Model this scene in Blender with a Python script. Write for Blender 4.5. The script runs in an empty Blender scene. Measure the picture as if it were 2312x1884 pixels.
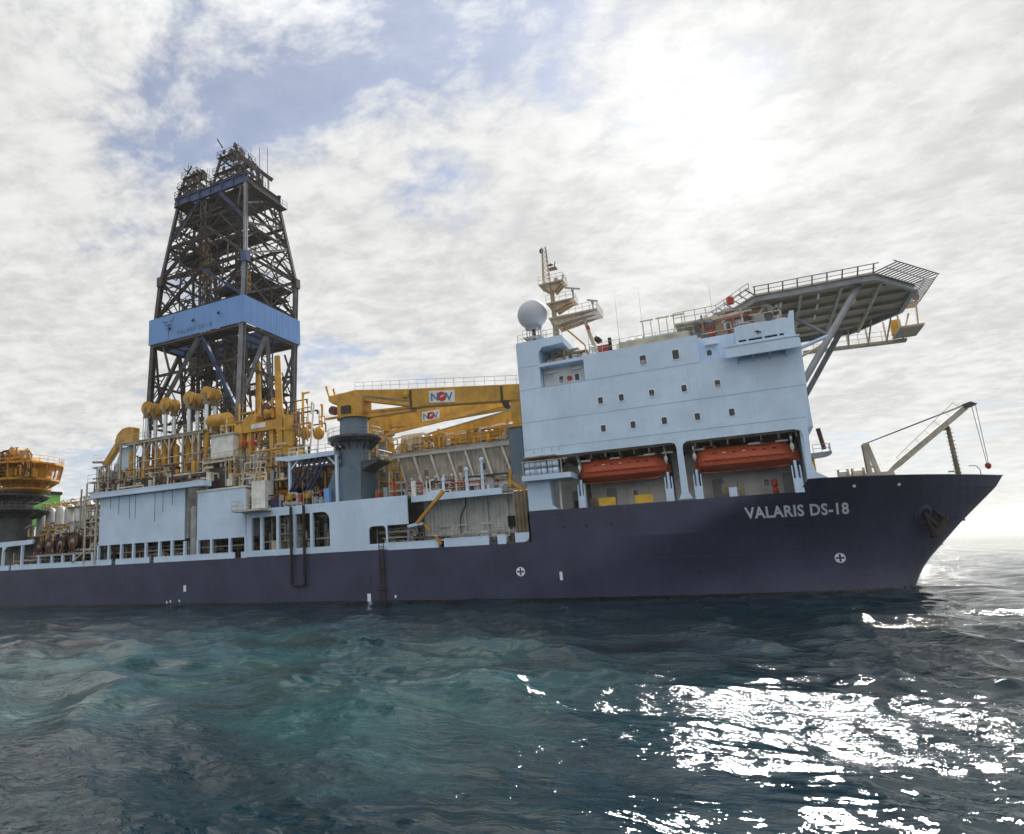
import bpy, bmesh, math, random
import numpy as np
from mathutils import Vector, Matrix
R_ = math.radians
SC = bpy.context.scene
COL = SC.collection
# ------------------------------------------------------------------ camera
cd = bpy.data.cameras.new('camera'); cam = bpy.data.objects.new('camera', cd); COL.objects.link(cam)
cd.sensor_width = 36.0; cd.lens = 23.66; cd.shift_x = 0.115; cd.clip_start = 0.5; cd.clip_end = 30000
cam.matrix_world = Matrix(((0.880816, 0.136656, 0.453309, 0.0),
                           (0.471176, -0.159087, -0.867574, -62.0),
                           (-0.046444, 0.977761, -0.204515, 4.425),
                           (0, 0, 0, 1)))
SC.camera = cam
# ------------------------------------------------------------------ light
SUN_AZ = R_(0.3); SUN_EL = R_(32.0)
SV = Vector((math.sin(SUN_AZ)*math.cos(SUN_EL), math.cos(SUN_AZ)*math.cos(SUN_EL), math.sin(SUN_EL)))
ld = bpy.data.lights.new('sun', 'SUN'); sun = bpy.data.objects.new('sun', ld); COL.objects.link(sun)
ld.energy = 2.6; ld.angle = R_(3.2); ld.color = (1.0, 0.95, 0.87)
sun.rotation_euler = SV.to_track_quat('Z', 'Y').to_euler()
SC.view_settings.view_transform = 'Standard'; SC.view_settings.look = 'None'
SC.view_settings.gamma = 1.0; SC.view_settings.use_curve_mapping = False
SC.view_settings.exposure = 1.25
CY = SC.cycles; CY.use_denoising = True; CY.caustics_reflective = True; CY.caustics_refractive = False; CY.max_bounces = 6; CY.sample_clamp_indirect = 6.0; CY.use_adaptive_sampling = True; CY.adaptive_threshold = 0.02
try: CY.denoising_prefilter = 'ACCURATE'
except Exception: pass
# ------------------------------------------------------------------ sky
W = bpy.data.worlds.new('World'); SC.world = W; W.use_nodes = True
nt = W.node_tree; nt.nodes.clear()
class G:
    """tiny node-graph helper"""
    def __init__(s, tree): s.t = tree; s.n = tree.nodes; s.l = tree.links
    def node(s, typ, **kw):
        n = s.n.new(typ)
        for k, v in kw.items(): setattr(n, k, v)
        return n
    def put(s, sock, val):
        if isinstance(val, bpy.types.NodeSocket): s.l.new(val, sock)
        elif val is not None: sock.default_value = val
    def m(s, op, a, b=None, c=None, clamp=False):
        n = s.n.new('ShaderNodeMath'); n.operation = op; n.use_clamp = clamp
        for i, v in enumerate((a, b, c)):
            if v is not None: s.put(n.inputs[i], v)
        return n.outputs[0]
    def vm(s, op, a, b=None):
        n = s.n.new('ShaderNodeVectorMath'); n.operation = op
        s.put(n.inputs[0], a)
        if b is not None: s.put(n.inputs[1], b)
        return n.outputs['Value'] if op in ('DOT_PRODUCT', 'LENGTH') else n.outputs[0]
    def noise(s, vec, scale, detail=4, rough=0.5, dist=0.0, dim='3D'):
        n = s.n.new('ShaderNodeTexNoise'); n.noise_dimensions = dim
        s.put(n.inputs['Vector'], vec); n.inputs['Scale'].default_value = scale
        n.inputs['Detail'].default_value = detail; n.inputs['Roughness'].default_value = rough
        n.inputs['Distortion'].default_value = dist
        return n.outputs['Fac']
    def ramp(s, fac, a, b, lo=0.0, hi=1.0):
        n = s.n.new('ShaderNodeMapRange'); n.interpolation_type = 'SMOOTHSTEP'
        s.put(n.inputs[0], fac); n.inputs[1].default_value = a; n.inputs[2].default_value = b
        n.inputs[3].default_value = lo; n.inputs[4].default_value = hi
        return n.outputs[0]
    def mix(s, fac, a, b, typ='MIX'):
        n = s.n.new('ShaderNodeMix'); n.data_type = 'RGBA'; n.blend_type = typ
        s.put(n.inputs[0], fac); s.put(n.inputs[6], a); s.put(n.inputs[7], b)
        return n.outputs[2]
    def mapping(s, vec, loc=(0, 0, 0), rot=(0, 0, 0), scale=(1, 1, 1)):
        n = s.n.new('ShaderNodeMapping'); s.put(n.inputs[0], vec)
        n.inputs[1].default_value = loc; n.inputs[2].default_value = rot; n.inputs[3].default_value = scale
        return n.outputs[0]
g = G(nt)
out = g.node('ShaderNodeOutputWorld'); bg = g.node('ShaderNodeBackground'); g.l.new(bg.outputs[0], out.inputs[0])
sky = g.node('ShaderNodeTexSky'); sky.sky_type = 'NISHITA'; sky.sun_disc = False
sky.sun_elevation = SUN_EL; sky.sun_rotation = SUN_AZ; sky.air_density = 1.0; sky.dust_density = 0.4; sky.ozone_density = 1.5
tc = g.node('ShaderNodeTexCoord'); dvec = tc.outputs['Generated']
sp = g.node('ShaderNodeSeparateXYZ'); g.l.new(dvec, sp.inputs[0])
zc = g.m('ADD', g.m('MAXIMUM', sp.outputs[2], 0.0), 0.16)
cb = g.node('ShaderNodeCombineXYZ')
g.l.new(g.m('DIVIDE', sp.outputs[0], zc), cb.inputs[0]); g.l.new(g.m('DIVIDE', sp.outputs[1], zc), cb.inputs[1])
pl = cb.outputs[0]
BIGW, D0, D1 = 1.5, 0.91, 1.19
CLOUD_OFF = (39.6, 1.0, 0.0)
wrp = g.node('ShaderNodeTexNoise'); g.put(wrp.inputs['Vector'], g.mapping(pl, loc=(5.2, 8.1, 0))); wrp.inputs['Scale'].default_value = 2.2; wrp.inputs['Detail'].default_value = 4
pw = g.vm('ADD', pl, g.vm('MULTIPLY', g.vm('SUBTRACT', wrp.outputs['Color'], (0.5, 0.5, 0.5)), (0.16, 0.16, 0.0)))
big = g.noise(g.mapping(pl, loc=CLOUD_OFF), 0.5, 1, 0.5)
med = g.noise(g.mapping(pw, loc=CLOUD_OFF, rot=(0, 0, R_(35)), scale=(1.0, 1.15, 1)), 2.6, 12, 0.58)
fin = g.noise(g.mapping(pw, loc=(7.1, 2.2, 0), rot=(0, 0, R_(-28)), scale=(1.0, 1.15, 1)), 12.0, 9, 0.64)
dsum = g.m('ADD', g.m('MULTIPLY', big, BIGW), g.m('ADD', g.m('MULTIPLY', med, 0.85), g.m('MULTIPLY', fin, 0.30)))
dens = g.ramp(dsum, D0, D1)
low = g.ramp(sp.outputs[2], 0.02, 0.38, 1.0, 0.0)           # towards the horizon the layer closes up
dens = g.m('MAXIMUM', dens, g.m('MULTIPLY', low, 0.93))
cosA = g.m('MAXIMUM', g.vm('DOT_PRODUCT', dvec, tuple(SV)), 0.0)
halo = g.m('ADD', g.m('MULTIPLY', g.m('POWER', cosA, 170.0), 1.25), g.m('ADD', g.m('MULTIPLY', g.m('POWER', cosA, 26.0), 0.22), g.m('MULTIPLY', g.m('POWER', cosA, 4.0), 0.05)))
shade = g.ramp(g.m('ADD', g.m('MULTIPLY', med, 0.45), g.m('MULTIPLY', fin, 0.55)), 0.36, 0.64, 0.84, 1.16)
zen = g.ramp(sp.outputs[2], 0.60, 1.0, 1.0, 3.0)            # a cloud layer is brightest overhead, here raised to light the ship's shaded side
cl = g.m('MULTIPLY', g.m('MULTIPLY', g.m('ADD', 3.15, halo), shade), zen)
cc = g.mix(1.0, (0.995, 1.0, 0.985, 1), cl, 'MULTIPLY')
skyc = g.mix(1.0, sky.outputs[0], (0.36, 0.41, 0.50, 1), 'MULTIPLY')
skyg = g.mix(1.0, skyc, g.mix(1.0, (1, 0.97, 0.9, 1), g.m('MULTIPLY', halo, 0.4), 'MULTIPLY'), 'ADD')
thin = g.m('MAXIMUM', dens, 0.40)
g.l.new(g.mix(thin, skyg, cc), bg.inputs[0]); bg.inputs[1].default_value = 0.1
# ------------------------------------------------------------------ materials
MATS = {}
def mat(name, col, rough=0.5, metal=0.0, var=0.10, scale=0.6, rust=0.0, streak=0.0, bump=0.0, bscale=3.0, spec=0.4, dirt=(0.10, 0.085, 0.07)):
    """painted steel: base colour with blotchy wear, optional rust specks and vertical weather streaks"""
    m = bpy.data.materials.new(name); m.use_nodes = True; MATS[name] = m
    t = m.node_tree; b = t.nodes['Principled BSDF']; h = G(t)
    geo = h.node('ShaderNodeNewGeometry'); P = geo.outputs['Position']
    n1 = h.noise(P, scale, 5, 0.6)
    c2 = tuple(max(0, c*(1-var*1.6)) for c in col) + (1,); c1 = tuple(min(1, c*(1+var*0.7)) for c in col) + (1,)
    c = h.mix(h.ramp(n1, 0.32, 0.68), c2, c1)
    n2 = h.noise(P, scale*9, 4, 0.6)
    c = h.mix(h.m('MULTIPLY', h.ramp(n2, 0.45, 0.75), var), c, dirt + (1,))
    if streak > 0:
        sv = h.mapping(P, scale=(2.2, 2.2, 0.12))
        n3 = h.noise(sv, 1.6, 5, 0.65)
        c = h.mix(h.m('MULTIPLY', h.ramp(n3, 0.52, 0.78), streak), c, dirt + (1,))
    if rust > 0:
        n4 = h.noise(h.mapping(P, scale=(1, 1, 0.5)), 2.3, 7, 0.7)
        c = h.mix(h.m('MULTIPLY', h.ramp(n4, 0.60, 0.72), rust), c, (0.16, 0.06, 0.025, 1))
    h.l.new(c, b.inputs['Base Color'])
    h.l.new(h.m('ADD', rough-0.06, h.m('MULTIPLY', n2, 0.14)), b.inputs['Roughness'])
    b.inputs['Metallic'].default_value = metal; b.inputs['Specular IOR Level'].default_value = spec
    if bump > 0:
        bn = h.node('ShaderNodeBump'); bn.inputs['Strength'].default_value = bump; bn.inputs['Distance'].default_value = 0.05
        h.l.new(h.noise(P, bscale, 3, 0.5), bn.inputs['Height']); h.l.new(bn.outputs[0], b.inputs['Normal'])
    return m
LBLUE = mat('light_blue_paint', (0.57, 0.73, 0.93), 0.45, var=0.07, scale=0.25, streak=0.20, rust=0.06, dirt=(0.26, 0.28, 0.29))
WHITE = mat('white_paint', (0.72, 0.73, 0.71), 0.5, var=0.12, scale=0.7, streak=0.22, rust=0.10, dirt=(0.30, 0.26, 0.20))
CREAM = mat('cream_paint', (0.55, 0.51, 0.41), 0.55, var=0.2, scale=1.1, streak=0.3, rust=0.25)
GREY = mat('grey_paint', (0.30, 0.32, 0.34), 0.5, var=0.15, scale=0.8, streak=0.2, rust=0.1)
DGREY = mat('dark_grey_steel', (0.075, 0.078, 0.085), 0.55, var=0.2, scale=0.8, rust=0.15)
PED = mat('slate_blue_paint', (0.115, 0.175, 0.235), 0.45, var=0.1, scale=0.5, streak=0.15, rust=0.05)
YEL = mat('crane_yellow', (0.57, 0.305, 0.035), 0.5, var=0.18, scale=0.7, streak=0.35, rust=0.22)
YEL2 = mat('safety_yellow', (0.66, 0.41, 0.035), 0.5, var=0.1, scale=1.2, rust=0.05)
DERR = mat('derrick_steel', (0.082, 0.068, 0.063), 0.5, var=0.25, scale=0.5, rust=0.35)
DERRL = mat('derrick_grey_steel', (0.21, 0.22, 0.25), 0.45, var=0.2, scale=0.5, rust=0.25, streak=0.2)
BAND = mat('mid_blue_paint', (0.16, 0.33, 0.68), 0.45, var=0.05, scale=0.3, streak=0.06)
BEAMB = mat('deep_blue_paint', (0.045, 0.085, 0.21), 0.5, var=0.15, scale=0.5, rust=0.1)
ORANGE = mat('lifeboat_orange', (0.56, 0.10, 0.04), 0.4, var=0.08, scale=1.0, streak=0.1, dirt=(0.2, 0.05, 0.03))
RED = mat('red_paint', (0.42, 0.035, 0.025), 0.5, var=0.1)
RUSTM = mat('rusty_iron', (0.14, 0.055, 0.035), 0.75, var=0.35, scale=1.6, rust=0.5)
BLACK = mat('black_rubber', (0.012, 0.012, 0.015), 0.6, var=0.2)
GLASS = mat('dark_window_glass', (0.012, 0.018, 0.03), 0.12, var=0.05, spec=0.6)
CHROME = mat('chromed_rod', (0.62, 0.66, 0.70), 0.28, metal=0.85, var=0.06)
HOSE = mat('navy_hose', (0.018, 0.03, 0.10), 0.45, var=0.2)
BROWN = mat('brown_stained_steel', (0.25, 0.20, 0.135), 0.65, var=0.25, scale=0.9, streak=0.5, rust=0.25)
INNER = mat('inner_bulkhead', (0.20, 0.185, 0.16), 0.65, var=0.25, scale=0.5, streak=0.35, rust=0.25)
SOOT = mat('dark_machinery', (0.05, 0.042, 0.036), 0.6, var=0.3, scale=1.3, rust=0.3)
GREEN = mat('bright_green_paint', (0.19, 0.55, 0.10), 0.5, var=0.06)
RADOME = mat('radome_shell', (0.46, 0.50, 0.56), 0.4, var=0.03)
DECKM = mat('deck_paint', (0.10, 0.13, 0.12), 0.7, var=0.2, rust=0.2)
HELI = mat('helideck_underside', (0.62, 0.50, 0.37), 0.6, var=0.12, scale=0.4, rust=0.08)
TAN = mat('tan_mast_paint', (0.47, 0.375, 0.265), 0.55, var=0.2, scale=1.0, streak=0.3, rust=0.2)
SHED = mat('weathered_shed_steel', (0.44, 0.42, 0.38), 0.6, var=0.18, scale=0.8, streak=0.35, rust=0.12)
MARK = mat('marking_paint', (0.76, 0.84, 0.95), 0.5, var=0.05)
LAMP = mat('lamp_glass', (0.8, 0.8, 0.75), 0.3, var=0.02)
SEAM = mat('seam_shadow_dirt', (0.25, 0.39, 0.57), 0.5, var=0.1)  # shadow and dirt along the knuckle lines, put into a darker blue
# hull and side plating: welded plates with butt and strake seams, faint dishing between frames
HULL = mat('navy_hull_paint', (0.045, 0.054, 0.104), 0.45, var=0.14, scale=0.22, streak=0.38, rust=0.05, spec=0.35, dirt=(0.085, 0.085, 0.095))
def plating(m, w, hh, seam, dish, fr):
    h = G(m.node_tree); b_ = m.node_tree.nodes['Principled BSDF']; geo_ = h.node('ShaderNodeNewGeometry')
    cmb = h.node('ShaderNodeCombineXYZ'); sx = h.node('ShaderNodeSeparateXYZ'); h.l.new(geo_.outputs['Position'], sx.inputs[0])
    h.l.new(sx.outputs[0], cmb.inputs[0]); h.l.new(sx.outputs[2], cmb.inputs[1])
    br = h.node('ShaderNodeTexBrick'); h.l.new(cmb.outputs[0], br.inputs['Vector'])
    br.inputs['Scale'].default_value = 1.0; br.inputs['Brick Width'].default_value = w; br.inputs['Row Height'].default_value = hh
    br.inputs['Mortar Size'].default_value = 0.02; br.inputs['Mortar Smooth'].default_value = 0.5
    bn_ = h.node('ShaderNodeBump'); bn_.inputs['Strength'].default_value = seam; bn_.inputs['Distance'].default_value = 0.03
    bn2 = h.node('ShaderNodeBump'); bn2.inputs['Strength'].default_value = dish; bn2.inputs['Distance'].default_value = 0.06
    wv = h.m('MULTIPLY', h.m('SINE', h.m('MULTIPLY', sx.outputs[0], 2*math.pi/fr)), 0.25)
    h.l.new(h.m('ADD', wv, h.noise(geo_.outputs['Position'], 0.8, 3, 0.5)), bn2.inputs['Height'])
    h.l.new(br.outputs['Fac'], bn_.inputs['Height']); h.l.new(bn2.outputs[0], bn_.inputs['Normal']); h.l.new(bn_.outputs[0], b_.inputs['Normal'])
plating(HULL, 9.0, 1.9, 0.6, 0.22, 0.8); plating(LBLUE, 6.2, 3.1, 0.4, 0.18, 0.75)
BOOT = mat('wet_boot_topping', (0.010, 0.011, 0.014), 0.25, var=0.3, scale=1.5)
IRON = mat('dark_anchor_iron', (0.028, 0.019, 0.020), 0.7, var=0.3, scale=1.6, rust=0.2)
# ------------------------------------------------------------------ mesh helpers
class MB:
    def __init__(s): s.v = []; s.f = []
    def add(s, vs, fs):
        o = len(s.v); s.v += [tuple(v) for v in vs]; s.f += [tuple(i+o for i in f) for f in fs]; return s
    def box(s, x0, y0, z0, x1, y1, z1):
        v = [(x0,y0,z0),(x1,y0,z0),(x1,y1,z0),(x0,y1,z0),(x0,y0,z1),(x1,y0,z1),(x1,y1,z1),(x0,y1,z1)]
        return s.add(v, [(0,3,2,1),(4,5,6,7),(0,1,5,4),(1,2,6,5),(2,3,7,6),(3,0,4,7)])
    def frame(s, p, q):
        p = Vector(p); q = Vector(q); d = (q-p).normalized()
        u = Vector((0,0,1)) if abs(d.z) < 0.9 else Vector((0,1,0))
        a = d.cross(u).normalized(); return p, q, a, a.cross(d).normalized()
    def bar(s, p, q, w, h=None):
        h = w if h is None else h; p, q, a, b = s.frame(p, q)
        v = [c + a*i*w/2 + b*j*h/2 for c in (p, q) for i, j in ((-1,-1),(1,-1),(1,1),(-1,1))]
        return s.add(v, [(0,3,2,1),(4,5,6,7),(0,1,5,4),(1,2,6,5),(2,3,7,6),(3,0,4,7)])
    def ibeam(s, p, q, w, h, t=0.04):
        p, q, a, b = s.frame(p, q)
        pr = [(-w/2,-h/2),(w/2,-h/2),(w/2,-h/2+t),(t/2,-h/2+t),(t/2,h/2-t),(w/2,h/2-t),(w/2,h/2),(-w/2,h/2),(-w/2,h/2-t),(-t/2,h/2-t),(-t/2,-h/2+t),(-w/2,-h/2+t)]
        v = [c + a*i + b*j for c in (p, q) for i, j in pr]; n = 12
        return s.add(v, [tuple(range(n))[::-1], tuple(range(n, 2*n))] + [(i, (i+1) % n, (i+1) % n+n, i+n) for i in range(n)])
    def tube(s, p, q, r, r2=None, n=8):
        r2 = r if r2 is None else r2; p, q, a, b = s.frame(p, q)
        v = []
        for c, rr in ((p, r), (q, r2)):
            for k in range(n):
                t = 2*math.pi*k/n; v.append(c + a*math.cos(t)*rr + b*math.sin(t)*rr)
        return s.add(v, [tuple(range(n))[::-1], tuple(range(n, 2*n))] + [(i, (i+1) % n, (i+1) % n+n, i+n) for i in range(n)])
    def path(s, pts, r, n=6):
        pts = [Vector(p) for p in pts]
        for i in range(len(pts)-1): s.tube(pts[i], pts[i+1], r, n=n)
        return s
    def lathe(s, prof, c, axis=(0,0,1), n=20, cap=True):
        c = Vector(c); ax = Vector(axis).normalized()
        u = Vector((1,0,0)) if abs(ax.x) < 0.9 else Vector((0,1,0))
        a = ax.cross(u).normalized(); b = ax.cross(a)
        v = []
        for r, hh in prof:
            for k in range(n):
                t = 2*math.pi*k/n; v.append(c + ax*hh + a*math.cos(t)*r + b*math.sin(t)*r)
        f = []
        for j in range(len(prof)-1):
            for k in range(n): f.append((j*n+k, j*n+(k+1) % n, (j+1)*n+(k+1) % n, (j+1)*n+k))
        if cap: f += [tuple(range(n))[::-1], tuple(range((len(prof)-1)*n, len(prof)*n))]
        return s.add(v, f)
    def prism(s, poly, a, b, axis='y'):
        """poly: outline in the two other axes (x,z for 'y'; y,z for 'x'; x,y for 'z')"""
        def P(u, w, t): return {'y': (u, t, w), 'x': (t, u, w), 'z': (u, w, t)}[axis]
        n = len(poly); v = [P(u, w, a) for u, w in poly] + [P(u, w, b) for u, w in poly]
        return s.add(v, [tuple(range(n)), tuple(range(n, 2*n))[::-1]] + [(i, i+n, (i+1) % n+n, (i+1) % n) for i in range(n)])
    def rail(s, pts, hgt=1.0, r=0.025, step=1.6, rails=(0.5, 1.0)):
        pts = [Vector(p) for p in pts]
        for a, b in zip(pts[:-1], pts[1:]):
            n = max(1, int(round((b-a).length/step)))
            for i in range(n+1): c = a.lerp(b, i/n); s.tube(c, c+Vector((0,0,hgt)), r, n=4)
            for k in rails: o = Vector((0,0,hgt*k)); s.tube(a+o, b+o, r, n=4)
        return s
    def build(s, name, m, parent=None, smooth=False, label=None, cat=None, group=None, kind=None):
        org = ORG.get(parent.name, Vector((0,0,0))) if parent else Vector((0,0,0))
        me = bpy.data.meshes.new(name)
        me.from_pydata([tuple(Vector(v)-org) for v in s.v], [], s.f); me.update()
        bm = bmesh.new(); bm.from_mesh(me); bmesh.ops.recalc_face_normals(bm, faces=bm.faces); bm.to_mesh(me); bm.free()
        me.materials.append(m)
        if smooth:
            me.polygons.foreach_set('use_smooth', [True]*len(me.polygons))
            try: me.set_sharp_from_angle(angle=R_(38))
            except Exception: pass
        o = bpy.data.objects.new(name, me); COL.objects.link(o)
        if parent: o.parent = parent
        ORG[o.name] = org
        tag(o, label, cat, group, kind); return o
ORG = {}
def tag(o, label=None, cat=None, group=None, kind=None):
    for k, v in (('label', label), ('category', cat), ('group', group), ('kind', kind)):
        if v: o[k] = v
    return o
def thing(name, loc, label, cat, group=None):
    o = bpy.data.objects.new(name, None); COL.objects.link(o); o.location = loc; o.empty_display_size = 0.3
    ORG[o.name] = Vector(loc); return tag(o, label, cat, group)
def copy_tree(o, loc=None, parent=None, label=None):
    c = o.copy(); COL.objects.link(c); c.parent = parent
    if loc is not None: c.location = loc
    if label: c['label'] = label
    for ch in list(o.children): copy_tree(ch, parent=c)
    return c
def inst(o, d):
    c = o.copy(); COL.objects.link(c); c.parent = o.parent; c.location = Vector(o.location)+Vector(d); ORG[c.name] = ORG[o.name]; return c
def rrect(x0, z0, x1, z1, r, n=5):
    """rounded rectangle outline, counter-clockwise; r one radius or four (bl, br, tr, tl)"""
    rs = (r,)*4 if not isinstance(r, tuple) else r
    P = []
    for (cx, cz, a0, rr) in ((x0+rs[0], z0+rs[0], 180, rs[0]), (x1-rs[1], z0+rs[1], 270, rs[1]), (x1-rs[2], z1-rs[2], 0, rs[2]), (x0+rs[3], z1-rs[3], 90, rs[3])):
        if rr == 0: P.append((cx, cz)); continue
        for k in range(n+1): t = R_(a0+90*k/n); P.append((cx+rr*math.cos(t), cz+rr*math.sin(t)))
    return P
def plate(outline, holes, y0, y1):
    """flat plate in the xz plane with openings, given real thickness from y0 to y1"""
    bm = bmesh.new()
    def loop(pts):
        vs = [bm.verts.new((x, y0, z)) for x, z in pts]
        return [bm.edges.new((vs[i], vs[(i+1) % len(vs)])) for i in range(len(vs))]
    es = loop(outline)
    for hh in holes: es += loop(hh)
    bmesh.ops.triangle_fill(bm, use_beauty=True, use_dissolve=False, edges=es)
    r = bmesh.ops.extrude_face_region(bm, geom=list(bm.faces))
    bmesh.ops.translate(bm, verts=[e for e in r['geom'] if isinstance(e, bmesh.types.BMVert)], vec=(0, y1-y0, 0))
    bmesh.ops.recalc_face_normals(bm, faces=bm.faces)
    bm.verts.index_update()
    mb = MB(); mb.v = [tuple(v.co) for v in bm.verts]; mb.f = [tuple(v.index for v in f.verts) for f in bm.faces]; bm.free()
    return mb
def text_mesh(body, size, bold=0.0, space=1.0):
    cu = bpy.data.curves.new('lettering', 'FONT'); cu.body = body; cu.size = size; cu.offset = bold; cu.space_character = space; cu.resolution_u = 3
    ob = bpy.data.objects.new('lettering', cu); COL.objects.link(ob)
    dg = bpy.context.evaluated_depsgraph_get(); dg.update()
    me = ob.evaluated_get(dg).to_mesh()
    v = [(p.co.x, p.co.y) for p in me.vertices]; f = [tuple(p.vertices) for p in me.polygons]
    ob.evaluated_get(dg).to_mesh_clear(); bpy.data.objects.remove(ob); bpy.data.curves.remove(cu)
    return v, f
# ------------------------------------------------------------------ the sea
def graded(c0, c1, step, lo, hi, grow, smax):
    a = list(np.arange(c0, c1, step)); s = step; p = a[-1]
    while p < hi: s = min(s*grow, smax if p < 400 else 1e9); p += s; a.append(p)
    s = step; p = a[0]; pre = []
    while p > lo: s = min(s*grow, smax if p > -400 else 1e9); p -= s; pre.append(p)
    return np.array(pre[::-1]+a)
def build_sea():
    xs = graded(-17, 6, 0.09, -9000, 9000, 1.017, 1e9); ys = graded(-55, -41, 0.09, -1500, 14000, 1.0125, 1e9)
    X, Y = np.meshgrid(xs.astype(np.float32), ys.astype(np.float32)); dx = np.gradient(xs); dy = np.gradient(ys)
    DX, DY = np.meshgrid(dx.astype(np.float32), dy.astype(np.float32))
    rng = np.random.RandomState(11); Z = np.zeros_like(X); HX = np.zeros_like(X); HY = np.zeros_like(X)
    # slowly varying patches: calm slicks and rougher water
    M = np.zeros_like(X)
    for k in range(10):
        lam = rng.uniform(7, 30); a = rng.uniform(0, 2*math.pi); M += np.sin((X*math.cos(a)+Y*math.sin(a))*2*math.pi/lam + rng.uniform(0, 6.3))
    M = 1/(1+np.exp(-M*0.8))
    # smoother upwelling water where the thrusters push it off the side
    CALM = 1-0.8*np.exp(-(((X+19)/14)**2+((Y+46)/13)**2))
    n = 80; wind = R_(-112)
    for k in range(n):
        lam = 0.36*(7.0/0.36)**((k+rng.uniform(0, 1))/n)
        a = wind + rng.normal(0, 0.6)
        kk = 2*math.pi/lam; kx = kk*math.cos(a); ky = kk*math.sin(a)
        amp = 0.0086*lam**0.78
        sp = np.abs(math.cos(a))*DX + np.abs(math.sin(a))*DY
        w = np.clip((lam/np.maximum(sp, 1e-6)-2.5)/2.5, 0, 1)
        if lam < 3: w = w*(0.35+0.95*M)*CALM
        ph = X*np.float32(kx) + Y*np.float32(ky) + rng.uniform(0, 6.3) + 1.1*np.sin(X*np.float32(kx*0.13)+Y*np.float32(ky*0.11)+k)
        Z += amp*w*np.sin(ph); c = amp*w*np.cos(ph)*0.85; HX -= c*math.cos(a); HY -= c*math.sin(a)
    verts = np.stack([(X-HX), (Y-HY), Z], -1).reshape(-1, 3)
    ny, nx = X.shape; idx = np.arange(nx*ny).reshape(ny, nx)
    q = np.stack([idx[:-1,:-1], idx[:-1,1:], idx[1:,1:], idx[1:,:-1]], -1).reshape(-1, 4)
    me = bpy.data.meshes.new('sea'); me.vertices.add(len(verts)); me.vertices.foreach_set('co', verts.ravel())
    me.loops.add(q.size); me.loops.foreach_set('vertex_index', q.ravel().astype(np.int32))
    me.polygons.add(len(q)); me.polygons.foreach_set('loop_start', np.arange(0, q.size, 4, dtype=np.int32))
    me.update(calc_edges=True); me.polygons.foreach_set('use_smooth', np.ones(len(q), dtype=bool))
    o = bpy.data.objects.new('sea', me); COL.objects.link(o); o['kind'] = 'structure'
    m = bpy.data.materials.new('sea_water'); m.use_nodes = True; h = G(m.node_tree); b = m.node_tree.nodes['Principled BSDF']
    geo = h.node('ShaderNodeNewGeometry'); P = geo.outputs['Position']; F = h.mapping(P, scale=(1, 1, 0))
    # aerated turquoise water stirred up by the thrusters, drifting off the ship's side
    wash = h.noise(F, 0.085, 4, 0.55, 0.8)
    swirl = h.noise(F, 0.42, 6, 0.62, 1.6)
    loc = h.vm('LENGTH', h.mapping(P, loc=(0.95, 2.4, 0), rot=(0, 0, 0), scale=(0.05, 0.065, 0)))
    near = h.ramp(loc, 0.3, 1.25, 0.26, 0.0)
    wf = h.ramp(h.m('ADD', near, h.m('ADD', h.m('MULTIPLY', wash, 0.85), h.m('MULTIPLY', swirl, 0.25))), 0.56, 0.92)
    c = h.mix(wf, (0.0025, 0.015, 0.022, 1), (0.011, 0.060, 0.066, 1))
    lace = h.noise(F, 1.9, 8, 0.72, 2.4)
    foam = h.m('MULTIPLY', h.ramp(h.m('ABSOLUTE', h.m('SUBTRACT', lace, 0.5)), 0.0, 0.022, 1.0, 0.0), h.ramp(h.m('ADD', swirl, h.m('MULTIPLY', near, 0.35)), 0.57, 0.74))
    c = h.mix(h.m('MULTIPLY', foam, h.m('MULTIPLY', near, 2.0)), c, (0.28, 0.38, 0.36, 1))
    h.l.new(c, b.inputs['Base Color']); b.inputs['IOR'].default_value = 1.333
    b.inputs['Roughness'].default_value = 0.035
    n1 = h.noise(h.mapping(P, rot=(0, 0, R_(28)), scale=(1.0, 1.8, 1)), 2.2, 4, 0.52, 0.7)
    n2 = h.noise(h.mapping(P, rot=(0, 0, R_(10)), scale=(1.0, 1.7, 1)), 0.7, 3, 0.5, 0.4)
    b1 = h.node('ShaderNodeBump'); b1.inputs['Strength'].default_value = 0.9; b1.inputs['Distance'].default_value = 0.10
    b2 = h.node('ShaderNodeBump'); b2.inputs['Strength'].default_value = 0.7; b2.inputs['Distance'].default_value = 0.16
    slick = h.m('MULTIPLY', h.ramp(h.noise(h.mapping(P, rot=(0, 0, R_(18)), scale=(1, 2.2, 0)), 0.10, 3, 0.55, 0.8), 0.40, 0.58, 0.30, 1.0), h.ramp(loc, 0.25, 1.0, 0.45, 1.0))
    h.l.new(h.m('MULTIPLY', slick, 0.95), b1.inputs['Strength']); h.l.new(h.m('MULTIPLY', h.m('ADD', slick, 0.2), 0.65), b2.inputs['Strength'])
    h.l.new(n2, b2.inputs['Height']); h.l.new(n1, b1.inputs['Height']); h.l.new(b2.outputs[0], b1.inputs['Normal']); h.l.new(b1.outputs[0], b.inputs['Normal'])
    me.materials.append(m); print('sea verts', len(verts)); return o
sea = build_sea()
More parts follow.
